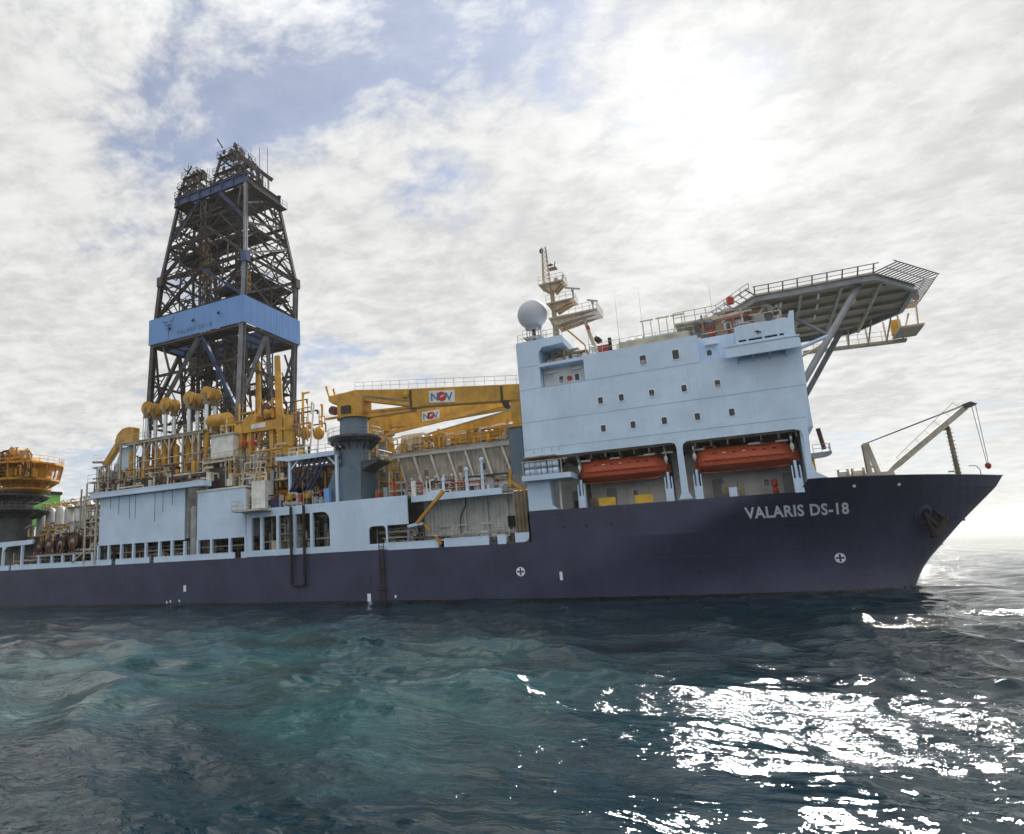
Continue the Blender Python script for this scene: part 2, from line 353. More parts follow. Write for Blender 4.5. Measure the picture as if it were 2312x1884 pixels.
# ------------------------------------------------------------------ the drillship
CL = 14.4; BEAM = 28.8
STEM = [(-6,10.6),(-0.2,11.26),(0.61,11.68),(1.79,12.53),(3.43,14.15),(5.45,16.1),(8.01,18.72),(8.94,19.33),(9.5,19.7)]
def stem_x(z): return float(np.interp(z, [a for a, _ in STEM], [b for _, b in STEM]))
def hull_y(x, z):
    """inset of the starboard shell from the flat side (y=0) at station x and height z"""
    u = min(1.0, max(0.0, z/8.9)); xa = -22+25*u; xs = stem_x(z)
    t = (x-xa)/(xs-xa)
    if t <= 0: return 0.0
    t = min(t, 1.0); b = 0.3+0.7*u**1.15
    return CL*(1-(1-t**1.7)**b)
ship = thing('drillship', (-70, CL, 0), 'navy hulled drillship with tall light blue accommodation block, seen side on', 'drillship')
def hull_rows(ts, zs, x_aft):
    mb = MB(); n = len(ts); rows = []
    for z in zs:
        u = min(1.0, max(0.0, z/8.9)); xs = stem_x(z); row = []
        for t in ts:
            xx = x_aft + (xs-x_aft)*t; row.append((xx, hull_y(xx, z), z))
        rows.append(row)
    return rows
tb = [0.0, .15, .3, .42, .5] + [0.5+0.5*(1-(1-k/40)**2.2) for k in range(1, 41)]
def shell(zs, x_aft, ts):
    mb = MB()
    rows = hull_rows(ts, zs, x_aft); n = len(ts)
    for side in (0, 1):
        o = len(mb.v)
        for r in rows: mb.v += [(x, y if side == 0 else BEAM-y, z) for x, y, z in r]
        for j in range(len(zs)-1):
            for i in range(n-1): mb.f.append((o+j*n+i, o+j*n+i+1, o+(j+1)*n+i+1, o+(j+1)*n+i))
    return mb
zs_low = [-4, -1, 0, .4, .9, 1.5, 2.2, 3, 3.8, 4.6, 5.3]
mb = shell(zs_low, -60, [k/30 for k in range(30)] + [1-(1/30)*(1-k/14)**2.5 for k in range(0, 15)])
n = 45
mb.v += [(-170, 0, -4), (-170, 0, 5.3), (-60, 0, 5.3), (-60, 0, -4), (-170, BEAM, -4), (-170, BEAM, 5.3), (-60, BEAM, 5.3), (-60, BEAM, -4)]
k = len(mb.v)-8; mb.f += [(k, k+3, k+2, k+1), (k+4, k+5, k+6, k+7), (k, k+1, k+5, k+4)]
hull = mb.build('hull', HULL, ship, smooth=True)
bt = MB(); zb = [-1.0, 0.0, 0.20]; xb = [-170, -60] + list(np.linspace(-30, 8, 24)) + [9, 10, 10.6, 11, 11.2, 11.35]
for sd in (0, 1):
    o = len(bt.v)
    for z in zb:
        for x in xb:
            y = hull_y(min(x, stem_x(z)), z)-0.012; bt.v.append((min(x, stem_x(z)+0.01), y if sd == 0 else BEAM-y, z))
    for j in range(2):
        for i in range(len(xb)-1): bt.f.append((o+j*len(xb)+i, o+j*len(xb)+i+1, o+(j+1)*len(xb)+i+1, o+(j+1)*len(xb)+i))
bt.build('boot_topping', BOOT, hull)
# forecastle shell above the main deck, with the step up at the bow
zs_up = [5.3, 5.9, 6.6, 7.3, 8.05]
upf = shell(zs_up, -18.8, [k/40 for k in range(40)] + [1-(1/40)*(1-k/8)**2 for k in range(0, 9)]); 
upf.box(-18.8, 0.0, 5.3, -18.65, 28.8, 8.05)
upf.build('forecastle_shell', HULL, ship, smooth=True)
bw = MB(); zs_b = [8.05, 8.35, 8.65, 8.95]
xA = 3.25
for side in (0, 1):
    o = len(bw.v); ts = [k/36 for k in range(37)]
    for z in zs_b:
        xa_ = xA + (z-8.05)*0.85; xs = stem_x(z)
        for t in ts:
            xx = xa_+(xs-xa_)*t; y = hull_y(xx, z); bw.v.append((xx, y if side == 0 else BEAM-y, z))
    for j in range(3):
        for i in range(36): bw.f.append((o+j*37+i, o+j*37+i+1, o+(j+1)*37+i+1, o+(j+1)*37+i))
bul = bw.build('bow_bulwark', HULL, ship, smooth=True)
cap = MB(); top = [(4.0+(19.33-4.0)*t, hull_y(4.0+(19.33-4.0)*t, 8.94)) for t in [k/24 for k in range(25)]]
for (xa_, ya_), (xb_, yb_) in zip(top[:-1], top[1:]): cap.bar((xa_, ya_+0.05, 8.97), (xb_, yb_+0.05, 8.97), 0.16, 0.06); cap.bar((xa_, BEAM-ya_-0.05, 8.97), (xb_, BEAM-yb_-0.05, 8.97), 0.16, 0.06)
cap.build('bulwark_cap', HULL, bul)
# decks
d = MB(); d.box(-170, 0.05, 5.1, -18.8, BEAM-0.05, 5.24); d.build('main_deck', DECKM, ship)
d = MB()
ring = [(x, hull_y(x, 8.0)+0.35) for x in np.linspace(-18.6, 17.9, 60)]
d.prism([(x, y) for x, y in ring] + [(x, BEAM-y) for x, y in ring[::-1]], 7.85, 7.98, 'z'); d.build('forecastle_deck', DECKM, ship)
# hull markings: flat paint lying on the shell
def on_hull(verts, faces, x0, z0, name, m, parent, off=0.015, slant=0.0):
    mb = MB(); mb.add([(x0+u+slant*v, hull_y(x0+u, z0+v)-off, z0+v) for u, v in verts], faces); return mb.build(name, m, parent)
v, f = text_mesh('VALARIS DS-18', 1.08, 0.032, 1.08)
wd = max(p[0] for p in v); v = [(p[0]*7.4/wd, p[1]*0.88/0.78) for p in v]
on_hull(v, f, -0.72, 6.22, 'name_lettering', MARK, hull, 0.03)
def thruster_mark(x, z, r=0.42):
    vs = []; fs = []; N = 24
    for rr in (r, r*0.80):
        vs += [(rr*math.cos(2*math.pi*k/N), rr*math.sin(2*math.pi*k/N)) for k in range(N)]
    fs += [(k, (k+1) % N, N+(k+1) % N, N+k) for k in range(N)]
    for a in (45, 135, 225, 315):                                    # four white wedges leave a dark cross
        c = len(vs); vs.append((0.10*math.cos(R_(a)), 0.10*math.sin(R_(a))))
        for t in (-30, -15, 0, 15, 30): vs.append((0.34*math.cos(R_(a+t)), 0.34*math.sin(R_(a+t))))
        fs += [(c, c+1+i, c+2+i) for i in range(4)]
    on_hull(vs, fs, x, z, 'thruster_symbol', MARK, hull, 0.02)
thruster_mark(-19.94, 2.62); thruster_mark(5.6, 2.72, 0.40)
def patch(x, z, w, hh, m=MARK, name='hull_mark'): on_hull([(-w/2, 0), (w/2, 0), (w/2, hh), (-w/2, hh)], [(0, 1, 2, 3)], x, z, name, m, hull, 0.02)
patch(-36.3, 0.12, 0.42, 0.8); patch(-62.06, 1.6, 0.45, 0.75); patch(-16.2, 1.75, 0.26, 0.75)
for i, (x, z) in enumerate([(-64.4, .35), (-65.0, .25), (-62.9, .4), (-33.2, 0.45)]): patch(x, z, 0.22, 0.28)
for x, z in ((-16.0, 7.65), (-15.53, 6.47), (-13.49, 6.45), (-11.33, 6.47)):
    p = MB(); y = hull_y(x, z); p.lathe([(0.17, 0.02), (0.17, -0.05), (0.12, -0.05), (0.12, 0.0)], (x, y, z), (0, 1, 0), 14, cap=False); pr = p.build('porthole', HULL, hull)
    p = MB(); p.lathe([(0.12, -0.03), (0.12, -0.01)], (x, y-0.005, z), (0, 1, 0), 14); p.build('porthole_glass', BLACK, hull)
for x, z in ((7.15, 8.28), (10.4, 8.28)):
    y = hull_y(x, z); p = MB(); p.lathe([(0.05, -0.16), (0.11, -0.12), (0.13, 0.0)], (x, y, z), (0, 1, 0), 10); p.build('bow_light', LAMP, bul)
# fender rubbing strips / weld lines that catch light along the side
for z in (3.35, 1.75):
    s_ = MB()
    pts = [(x, hull_y(x, z)-0.008, z) for x in np.concatenate([np.linspace(-170, -22, 12), np.linspace(-20, stem_x(z)-0.4, 26)])]
    for a, b in zip(pts[:-1], pts[1:]): s_.bar(a, b, 0.02, 0.045)
    s_.build('plating_seam', HULL, hull)
# ---- light blue side structure along the open main deck
def side_panel(name, x0, x1, z0, z1, parent=ship, y0=0.0, y1=0.16, m=LBLUE): return plate([(x0, z0), (x1, z0), (x1, z1), (x0, z1)], [], y0, y1).build(name, m, parent)
pA = side_panel('side_panel', -77.75, -62.3, 7.8, 14.05)
pB = side_panel('side_panel', -60.2, -52.62, 7.6, 13.42)
for p_, x0, x1, zz in ((pA, -77.75, -62.3, (9.9, 11.98)), (pB, -60.2, -52.62, (9.55, 11.5))):
    for z in zz:
        s_ = MB(); s_.box(x0+0.02, -0.012, z, x1-0.02, 0.0, z+0.025); s_.build('panel_seam', LBLUE, p_)
for x in (-74.0, -70.1, -66.3):
    s_ = MB(); s_.box(x, -0.012, 7.85, x+0.025, 0.0, 14.0); s_.build('panel_seam', LBLUE, pA)
eave = MB(); eave.box(-79.0, -0.75, 14.1, -58.5, 0.6, 14.72); eave.box(-79.0, -0.78, 14.66, -58.5, -0.70, 14.80); eo = eave.build('roof_edge', LBLUE, ship)
for i, (x, L) in enumerate(((-75.2, 1.7), (-73.6, 2.7), (-71.6, 3.5), (-70.5, 3.5), (-67.0, 4.3), (-65.6, 3.0), (-64.0, 2.2))):
    r = MB(); r.tube((x, -0.45, 14.1), (x, -0.42, 14.1-L*0.9), 0.035, n=6); r.build('hanging_rod', DGREY, eo)
hp = plate([(-52.5, 5.26), (-41.0, 5.26), (-33.85, 5.26), (-33.85, 7.75), (-31.4, 7.75), (-31.4, 10.68), (-52.5, 10.68)],
           [rrect(-51.72, 5.97, -40.95, 9.72, (0.1, 0.1, 0.9, 0.3)), rrect(-36.05, 5.93, -34.02, 7.75, (0.05, 0.05, 0.45, 0.45))], 0.0, 0.18).build('side_plating', LBLUE, ship)
gut = MB(); gut.prism(rrect(-36.25, 5.4, -33.9, 7.95, 0.5), -0.03, 0.0, 'y')
for x in (-51.87, -50.29, -47.96, -45.63, -43.32):
    c = MB(); c.box(x-0.17, -0.06, 5.9, x+0.17, 0.30, 9.75); c.prism([(x-0.42, 5.28), (x+0.42, 5.28), (x+0.17, 5.95), (x-0.17, 5.95)], -0.05, 0.3, 'y'); c.build('column', LBLUE, ship)
def rail_seg(x0, x1, z1=5.92, nm='bulwark'):
    m_ = MB(); m_.box(x0, -0.03, 5.22, x1, 0.12, z1); m_.box(x0, -0.05, z1-0.07, x1, 0.2, z1+0.02); return m_.build(nm, LBLUE, ship)
for a, b in ((-104, -96.75), (-96.2, -75.15), (-74.35, -68.2), (-67.4, -54.25), (-53.3, -52.5)): rail_seg(a, b)
for a, b, z in ((-33.85, -28.1, 5.95), (-27.5, -22.8, 6.05), (-21.95, -21.1, 6.1)): rail_seg(a, b, z)
m_ = MB(); m_.prism(rrect(-20.2, 5.3, -18.83, 6.18, (0.02, 0.55, 0.02, 0.02)), -0.03, 0.14, 'y'); m_.build('bulwark', LBLUE, ship)
cols = [(x, 7.85) for x in (-77.8, -75.77, -73.4, -71.17, -68.91, -66.52, -64.37)] + [(x, 7.62) for x in (-62.24, -60.06, -57.9, -55.02, -52.62)]
cols += [(-98.4, 9.2), (-94.0, 8.7), (-90.1, 7.1), (-87.25, 6.9), (-85.0, 6.9), (-82.64, 6.9), (-78.9, 7.0)]
for x, zt in cols:
    c = MB(); c.box(x-0.15, -0.055, 5.8, x+0.15, 0.28, zt); c.prism([(x-0.36, 5.26), (x+0.36, 5.26), (x+0.15, 5.85), (x-0.15, 5.85)], -0.045, 0.28, 'y'); c.build('column', LBLUE, ship)
m_ = MB(); m_.prism([(-104, 8.62), (-97.9, 8.62), (-91.7, 8.75), (-91.4, 9.38), (-104, 9.33)], -0.05, 0.25, 'y'); m_.prism([(-98.3, 7.9), (-98.3, 8.62), (-97.5, 8.62)], -0.03, 0.2, 'y'); m_.build('deck_edge_beam', LBLUE, ship)
m_ = MB(); m_.box(-91, 0.05, 6.85, -78.8, 0.3, 7.15); m_.box(-91, 0.3, 6.9, -78.8, 4.5, 7.05); m_.build('reel_platform', GREY, ship)
# inner bulkheads, upper decks and deckhouses behind the panels
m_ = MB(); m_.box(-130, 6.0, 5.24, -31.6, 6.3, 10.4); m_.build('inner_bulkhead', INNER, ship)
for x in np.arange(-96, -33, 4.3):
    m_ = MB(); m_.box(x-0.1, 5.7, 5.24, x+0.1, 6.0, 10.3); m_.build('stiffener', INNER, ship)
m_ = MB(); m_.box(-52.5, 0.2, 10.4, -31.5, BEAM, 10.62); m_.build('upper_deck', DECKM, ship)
m_ = MB(); m_.box(-130, 3.0, 9.1, -78.9, BEAM, 9.3); m_.build('aft_upper_deck', DECKM, ship)
m_ = MB(); m_.box(-78.6, 0.65, 8.0, -62.4, 26, 14.4); m_.build('deckhouse', WHITE, ship)
m_ = MB(); m_.box(-60.1, 0.25, 7.7, -52.7, 26, 13.2); m_.box(-60.3, -0.1, 13.42, -52.5, 1.0, 13.62); m_.build('deckhouse', WHITE, ship)
m_ = MB(); m_.box(-62.4, 3.2, 5.3, -60.1, 3.5, 14.0); m_.build('gap_bulkhead', INNER, ship)
m_ = MB(); m_.lathe([(0.62, 0), (0.62, 6.3), (0.4, 6.6)], (-61.25, 0.85, 5.3), n=18); m_.build('vent_trunk', GREY, ship, smooth=True)
for zt in (10.6, 12.6, 13.8):
    r = MB(); r.rail([(-62.2, 0.3, zt), (-60.3, 0.3, zt)], 0.7, 0.03); r.build('handrail', CREAM, ship)
# ---- clutter: pipe runs, valves, cable trays and small machines
def clutter(x0, x1, y0, y1, z0, z1, n, seed, parent, mats, vert=0.35, rmax=0.16):
    rnd = random.Random(seed); bins = {m.name: MB() for m in mats}
    for i in range(n):
        m = rnd.choice(mats); b = bins[m.name]; k = rnd.random()
        x = rnd.uniform(x0, x1); y = rnd.uniform(y0, y1); z = rnd.uniform(z0, z1); r = rnd.uniform(0.04, rmax)
        if k < vert:
            zt = min(z1, z+rnd.uniform(0.8, 2.5)); b.tube((x, y, z0), (x, y, zt), r, n=7)
            if rnd.random() < 0.6: L = rnd.uniform(0.4, 1.5)*rnd.choice((-1, 1)); b.tube((x, y, zt), (min(x1, max(x0, x+L)), y, zt), r, n=7); b.lathe([(r*1.5, -r), (r*1.5, r)], (x, y, zt-0.25), n=8)
        elif k < vert+0.32:
            L = rnd.uniform(1.5, 5.0); xe = min(x1, x+L); b.tube((x, y, z), (xe, y, z), r, n=7)
            b.tube((xe, y, z), (xe, y, max(z0, z-rnd.uniform(0.5, 2))), r, n=7)
        elif k < vert+0.48:
            w = rnd.uniform(0.3, 0.8); b.box(x, y, z0, x+w, y+w, z0+rnd.uniform(0.5, 1.1)*min(1.6, (z1-z0)))
        elif k < vert+0.56:
            b.lathe([(0.05, 0), (0.28, 0.1), (0.28, 0.7), (0.05, 0.85)], (x, y, z0), n=10)
        else:
            b.bar((x, y, z), (min(x1, x+rnd.uniform(0.8, 2.5)), y, z+rnd.uniform(-0.2, 0.2)), 0.10, 0.22)
            if rnd.random() < 0.5: b.lathe([(0.20, -0.02), (0.20, 0.02)], (x, y-0.15, z), (0, 1, 0), n=10)
    for m in mats:
        if bins[m.name].f: bins[m.name].build('pipework', m, parent, kind='stuff')
clutter(-98, -53, 0.9, 5.5, 5.3, 7.7, 230, 1, ship, [CREAM, SOOT, GREY, BROWN])
clutter(-51.5, -41, 0.9, 5.5, 5.3, 9.6, 90, 2, ship, [CREAM, SOOT, GREY, BROWN], vert=0.5)
clutter(-36, -31.5, 0.6, 4, 5.3, 7.5, 45, 3, ship, [SOOT, GREY, CREAM])
for a, b, z, y in ((-77.5, -53, 6.75, 1.2), (-97.5, -79, 6.5, 1.2), (-51.5, -41.2, 6.9, 1.3), (-77, -62.5, 7.25, 2.2)):
    m_ = MB(); m_.tube((a, y, z), (b, y, z), 0.075, n=8); m_.build('pipe_run', CREAM, ship)
m_ = MB(); m_.box(-49.6, 0.9, 5.3, -48.3, 2.2, 7.0); m_.build('pump_housing', CREAM, ship)
m_ = MB(); m_.lathe([(0.55, 0), (0.6, 0.3), (0.6, 3.0), (0.3, 3.5)], (-46.2, 2.0, 5.3), n=16); m_.build('deck_vessel', GREY, ship, smooth=True)
# ---- stepped recess forward of the side plating
m_ = MB(); m_.box(-31.4, 4.0, 5.24, -20.4, 4.2, 10.3)
for x in np.arange(-31.2, -20.5, 0.45): m_.prism([(x, 4.0), (x+0.08, 3.93), (x+0.20, 3.93), (x+0.28, 4.0)], 5.3, 10.2, 'z')
rec = m_.build('corrugated_bulkhead', WHITE, ship)
for x in (-29.9, -26.6, -24.2, -22.0):
    m_ = MB(); m_.box(x-0.12, 3.7, 5.3, x+0.12, 3.93, 10.2); m_.build('stiffener', WHITE, rec)
m_ = MB(); m_.box(-20.4, 1.2, 5.24, -18.85, 1.4, 10.2)
for x in np.arange(-20.35, -18.95, 0.36): m_.box(x, 1.08, 5.3, x+0.1, 1.2, 10.1)
m_.box(-20.45, 1.3, 5.24, -20.3, 4.1, 10.2); m_.build('stained_bulkhead', BROWN, ship)
m_ = MB(); m_.prism([(-31.25, 9.95), (-21.4, 10.0), (-21.4, 10.62), (-27.2, 10.62), (-28.1, 10.98), (-28.9, 10.98), (-29.6, 10.62), (-31.25, 10.6)], 0.7, 1.0, 'y'); m_.box(-31.4, 1.0, 10.36, -21.4, 4.4, 10.6); m_.build('walkway_edge', LBLUE, ship)
r = MB(); r.rail([(-31.2, 0.85, 10.6), (-29.8, 0.85, 10.6)], 1.0); r.rail([(-27.0, 0.85, 10.6), (-21.5, 0.85, 10.6), (-21.5, 4, 10.6)], 1.0); r.build('handrail', CREAM, ship)
r = MB(); r.rail([(-31.2, 0.5, 5.9), (-21.0, 0.5, 5.9)], 0.9, 0.03, 0.9); r.build('handrail', GREY, ship)
m_ = MB(); m_.box(-22.0, 3.6, 6.9, -21.1, 3.75, 8.0); m_.build('hatch', BLACK, ship)
m_ = MB(); m_.path([(-26.4, 3.7, 10.2), (-26.4, 3.6, 9.4), (-26.9, 3.6, 8.6), (-27.1, 3.6, 8.0), (-27.1, 3.6, 6.4)], 0.07, 7); m_.build('drain_pipe', DGREY, ship)
clutter(-33.5, -21, 1.2, 3.4, 5.3, 6.5, 60, 4, ship, [GREY, CREAM, WHITE, SOOT], vert=0.25, rmax=0.10)
for x in (-24.2, -26.9, -29.0):
    m_ = MB(); m_.box(x-0.55, 3.55, 7.35, x+0.55, 3.7, 7.5); m_.build('light_strip', LAMP, ship)
for x, y in ((-22.4, -0.1), (-20.65, -0.1)):
    m_ = MB(); m_.lathe([(0.34, -0.1), (0.34, 0.0), (0.16, 0.02), (0.16, 0.3), (0.3, 0.32), (0.3, 0.42)], (x, 0.3, 5.3), n=12); m_.box(x-0.35, 0.0, 5.26, x+0.35, 0.6, 5.45); m_.box(x-0.28, 0.1, 5.45, x-0.12, 0.5, 5.95); m_.box(x+0.12, 0.1, 5.45, x+0.28, 0.5, 5.95); m_.build('mooring_bollard', DGREY, ship)
# ------------------------------------------------------------------ accommodation block
YB = 5.0     # back of the lifeboat recess
side = plate([(-18.62, 13.1), (-14.9, 13.04), (-5.6, 13.04), (-5.3, 12.9), (-5.22, 12.5), (-5.28, 8.7), (-5.55, 8.15), (-4.45, 8.15), (-4.72, 8.7), (-4.74, 12.5), (-4.66, 12.8), (-4.35, 13.02),
              (3.6, 13.02), (4.05, 12.85), (4.2, 12.4), (3.95, 8.985), (5.35, 8.985), (4.62, 9.5), (4.45, 10.4), (4.6, 12.9), (5.02, 16.5), (5.10, 19.6),
              (-0.4, 19.5), (-0.55, 19.8), (-2.42, 19.8), (-2.38, 22.15), (-12.1, 22.12), (-12.15, 22.02), (-13.9, 22.02), (-16.35, 22.04), (-16.35, 23.2), (-16.0, 23.65), (-13.9, 23.72), (-13.95, 24.5), (-18.48, 24.48)],
             [rrect(-16.4, 19.7, -12.22, 21.72, 0.06)], 0.0, 0.22).build('accommodation_block', LBLUE, ship)
m_ = MB()
m_.box(-18.6, 0.22, 13.1, -16.45, BEAM, 24.4); m_.box(-16.45, 0.22, 13.06, 4.98, BEAM, 19.68); m_.box(-16.45, 1.5, 19.68, -12.2, BEAM, 21.95); m_.box(-12.2, 0.22, 19.68, -2.45, BEAM, 22.08); m_.box(-2.45, 1.3, 19.68, 4.95, BEAM, 22.1)
m_.box(-16.45, 0.22, 23.72, -13.95, 6, 24.4); m_.box(-16.45, 4.5, 21.95, -13.95, 20, 23.72); m_.box(-9, 6.0, 22.1, 1.5, 24, 24.6)
m_.build('block_core', LBLUE, side)
m_ = MB(); m_.prism([(4.95, 13.1), (4.6, 12.9), (4.45, 10.4), (4.62, 9.5), (5.2, 8.98), (4.0, 8.98), (4.0, 13.1)], 0.22, BEAM-0.22, 'y'); m_.build('block_front', LBLUE, side)
for z, x0, x1 in ((16.47, -18.6, 5.0), (19.66, -18.55, -2.4), (13.86, -18.55, 4.6), (21.93, -18.5, -16.4)):
    s_ = MB(); s_.box(x0+0.02, -0.016, z, x1, 0.0, z+0.035); s_.build('deck_seam', SEAM, side)
for x, z0, z1 in ((-16.45, 13.2, 19.6), (-8.0, 13.2, 16.4), (1.6, 13.2, 19.4), (-13.4, 16.5, 19.6)):
    s_ = MB(); s_.box(x, -0.012, z0, x+0.02, 0.0, z1); s_.build('butt_seam', LBLUE, side)
wins = [(-7.0, 20.71, .26, .42), (-4.27, 20.71, .26, .42)] + [(x, 17.6, .21, .30) for x in (-11.07, -9.23, -6.62, -3.97, -1.33)] + [(x, 15.0, .21, .30) for x in (-11.09, -8.51, -5.89, -3.24, -0.59)]
rw = random.Random(3)
def window(x, z, w, hh, y, parent):
    fr = MB(); o_ = rrect(x-w-.07, z-hh-.07, x+w+.07, z+hh+.07, 0.13, 4); i_ = rrect(x-w, z-hh, x+w, z+hh, 0.09, 4)
    pl_ = plate(o_, [i_], y-0.05, y); pl_.build('window_frame', MARK, parent)
    p_ = MB(); p_.prism(i_, y-0.022, y-0.004, 'y'); p_.build('window_pane', GLASS, parent)
    if rw.random() < 0.35:
        b_ = MB(); k = rw.uniform(0.2, 0.6); b_.box(x-w*0.8, y-0.026, z-hh*0.85, x+w*0.8, y-0.0225, z-hh*0.85+2*hh*k); b_.build('window_blind', GREY, parent)
for x, z, w, hh in wins: window(x, z, w, hh, 0.0, side)
# niche with two windows below the funnel deck
m_ = MB(); m_.box(-16.4, 1.25, 19.68, -12.2, 1.5, 21.8); nb = m_.build('niche_wall', WHITE, side)
for x in (-14.7, -13.2): window(x, 20.45, 0.2, 0.33, 1.25, side)
m_ = MB(); m_.lathe([(0.24, -0.12), (0.24, 0)], (-13.9, 1.2, 20.45), (0, 1, 0), 14); m_.build('fire_hose_reel', RED, side)
m_ = MB(); m_.box(-15.9, 0.9, 21.2, -15.0, 1.2, 21.32); m_.build('light_strip', LAMP, side)
m_ = MB(); m_.box(-13.5, 0.9, 21.2, -12.7, 1.2, 21.32); m_.build('light_strip', LAMP, side)
m_ = MB(); m_.box(-16.4, 0.22, 21.72, -12.2, 1.5, 22.0); m_.build('niche_roof', LBLUE, side)
# bridge niche and bridge wing
window(-1.65, 20.7, 0.2, 0.25, 1.3, side)
m_ = MB(); m_.box(-1.9, 0.9, 21.35, -0.9, 1.3, 21.5); m_.build('light_strip', LAMP, side)
bwg = plate([(-0.42, 19.42), (5.05, 19.42), (5.05, 20.15), (4.72, 20.3), (4.95, 22.5), (4.62, 22.5), (4.45, 21.95), (0.55, 21.95), (0.5, 20.45), (-0.42, 20.38)], [rrect(a, 20.58, b, 20.76, 0.03, 2) for a, b in ((0.72, 1.28), (1.45, 2.45), (2.62, 3.55), (3.68, 4.0))], -1.0, -0.8)
bwo = bwg.build('bridge_wing', LBLUE, ship)
m_ = MB(); m_.box(-0.42, -0.8, 20.2, 5.0, 1.2, 20.42); m_.box(0.5, -0.8, 20.42, 0.7, 1.2, 21.95); m_.box(4.45, -0.8, 20.42, 4.65, 1.2, 21.95); m_.box(-0.45, -1.06, 20.33, 5.05, -0.78, 20.45); m_.build('wing_floor', LBLUE, bwo)
m_ = MB(); m_.box(0.7, -0.7, 20.5, 4.2, -0.55, 20.85); m_.build('wing_glazing', BLACK, bwo)
for x in (0.4, 1.6, 2.8, 4.0):
    m_ = MB(); m_.prism([(0.0, 19.0), (-0.8, 19.45), (-0.8, 20.2), (0.0, 20.2)], x-0.04, x+0.04, 'x'); m_.build('wing_bracket', LBLUE, bwo)
m_ = MB(); m_.box(0.75, 0.0, 20.42, 4.4, 0.9, 22.3); m_.build('wing_cabin', WHITE, bwo)
m_ = MB(); m_.lathe([(0.33, -.08), (0.33, .08)], (3.2, -0.2, 22.6), (0, 1, 0.2), 14); m_.tube((3.2, -0.2, 22.0), (3.2, -0.2, 22.5), 0.06); m_.build('searchlight', DGREY, bwo)
m_ = MB(); m_.tube((2.2, -1.05, 21.0), (2.2, -1.05, 21.35), 0.04); m_.tube((2.0, -1.05, 21.3), (2.45, -1.05, 21.15), 0.04); m_.build('wing_lamp', BLACK, bwo)
# roof equipment along the top edge
def roof_rail(pts, **k): r = MB(); r.rail(pts, **k); return r.build('handrail', CREAM, ship)
roof_rail([(-12.0, 0.3, 22.12), (-2.6, 0.3, 22.12)], hgt=1.0, r=0.022); roof_rail([(-18.4, 0.3, 24.45), (-14.0, 0.3, 24.45)], hgt=0.9, r=0.022)
roof_rail([(-18.4, 0.3, 24.45), (-18.4, 12, 24.45)], hgt=0.9, r=0.022)
m_ = MB(); m_.box(-9.0, 0.5, 22.1, -3.0, 1.6, 22.85); m_.build('roof_locker', CREAM, ship)
m_ = MB(); m_.box(-10.9, 0.8, 22.1, -9.9, 1.8, 23.0); m_.build('roof_locker', RED, ship)
for x in (-11.5, -11.0, -7.9, -7.2): 
    m_ = MB(); m_.lathe([(0.12, 0), (0.12, 0.7), (0.26, 0.75), (0.26, 1.0), (0.05, 1.1)], (x, 1.2, 22.1), n=12); m_.build('mushroom_vent', WHITE, ship)
m_ = MB(); m_.tube((-9.75, 0.6, 22.1), (-9.75, 0.6, 23.5), 0.16, n=10); m_.build('vent_pipe', BLACK, ship)
m_ = MB(); m_.lathe([(0.1, 0), (0.28, 0.1), (0.3, 0.5), (0.2, 0.75)], (-10.6, 0.9, 23.3), (-0.6, 0, 0.8), n=12); m_.build('vent_cowl', BLACK, ship)
for x in (-6.6, -5.2, -3.9):
    m_ = MB(); m_.tube((x-0.35, 3, 22.1), (x-0.35, 3, 25.2), 0.04, n=5); m_.tube((x+0.35, 3, 22.1), (x+0.35, 3, 25.2), 0.04, n=5); m_.bar((x-0.6, 3, 25.25), (x+0.6, 3, 25.25), 0.12, 0.12); m_.build('antenna_frame', CREAM, ship)
clutter(-16.3, -12.2, 1.4, 4.0, 22.0, 23.4, 40, 7, side, [CREAM, BROWN, WHITE])
clutter(-11.8, -2.6, 2.0, 5.0, 22.1, 23.2, 45, 8, side, [CREAM, BROWN, WHITE], vert=0.2, rmax=0.09)
clutter(-2.2, 4.2, 1.5, 4.0, 22.1, 24.4, 60, 9, side, [CREAM, BROWN, GREY, RED], vert=0.3, rmax=0.09)
for x, zb, zt in ((-9.45, 22.1, 29.3), (-7.2, 22.1, 29.0), (-1.0, 22.1, 28.0), (-12.4, 22.1, 27.2)):
    w_ = MB(); w_.tube((x, 4.6, zb), (x, 4.6, zb+2.2), 0.06, n=6); w_.tube((x, 4.6, zb+2.2), (x+0.05, 4.6, zt), 0.022, 0.008, n=5)
    w_.build('whip_antenna', GREY, None, label={-9.45: 'tall thin whip antenna on the block roof nearest the dark vent', -7.2: 'tall thin whip antenna in the middle of the block roof', -1.0: 'thin whip antenna standing by the helideck truss', -12.4: 'short thin whip antenna beside the red mast leg'}[x], cat='antenna', group='whip antennas on the block roof')
# ---- lifeboat recess
m_ = MB(); m_.box(-18.6, YB, 7.98, 4.3, YB+0.2, 13.1)
for x in np.arange(-16.2, 4, 1.9): m_.box(x, YB-0.06, 8.0, x+0.07, YB, 13.0)
rb = m_.build('recess_bulkhead', WHITE, ship)
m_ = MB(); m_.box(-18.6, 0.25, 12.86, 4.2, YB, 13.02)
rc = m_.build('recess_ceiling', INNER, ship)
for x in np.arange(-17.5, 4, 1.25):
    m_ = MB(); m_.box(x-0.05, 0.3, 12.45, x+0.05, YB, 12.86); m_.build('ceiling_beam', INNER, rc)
for x, y in ((-13.2, 1.0), (-10.6, 1.1), (-8.2, 1.5), (-7.6, 1.0), (-6.1, 1.0), (-3.6, 1.2), (-1.2, 1.8), (0.7, 1.1), (1.0, 1.7), (2.7, 1.2)):
    m_ = MB(); m_.box(x-0.45, y, 12.28, x+0.45, y+0.22, 12.42); m_.build('ceiling_lamp', LAMP, rc)
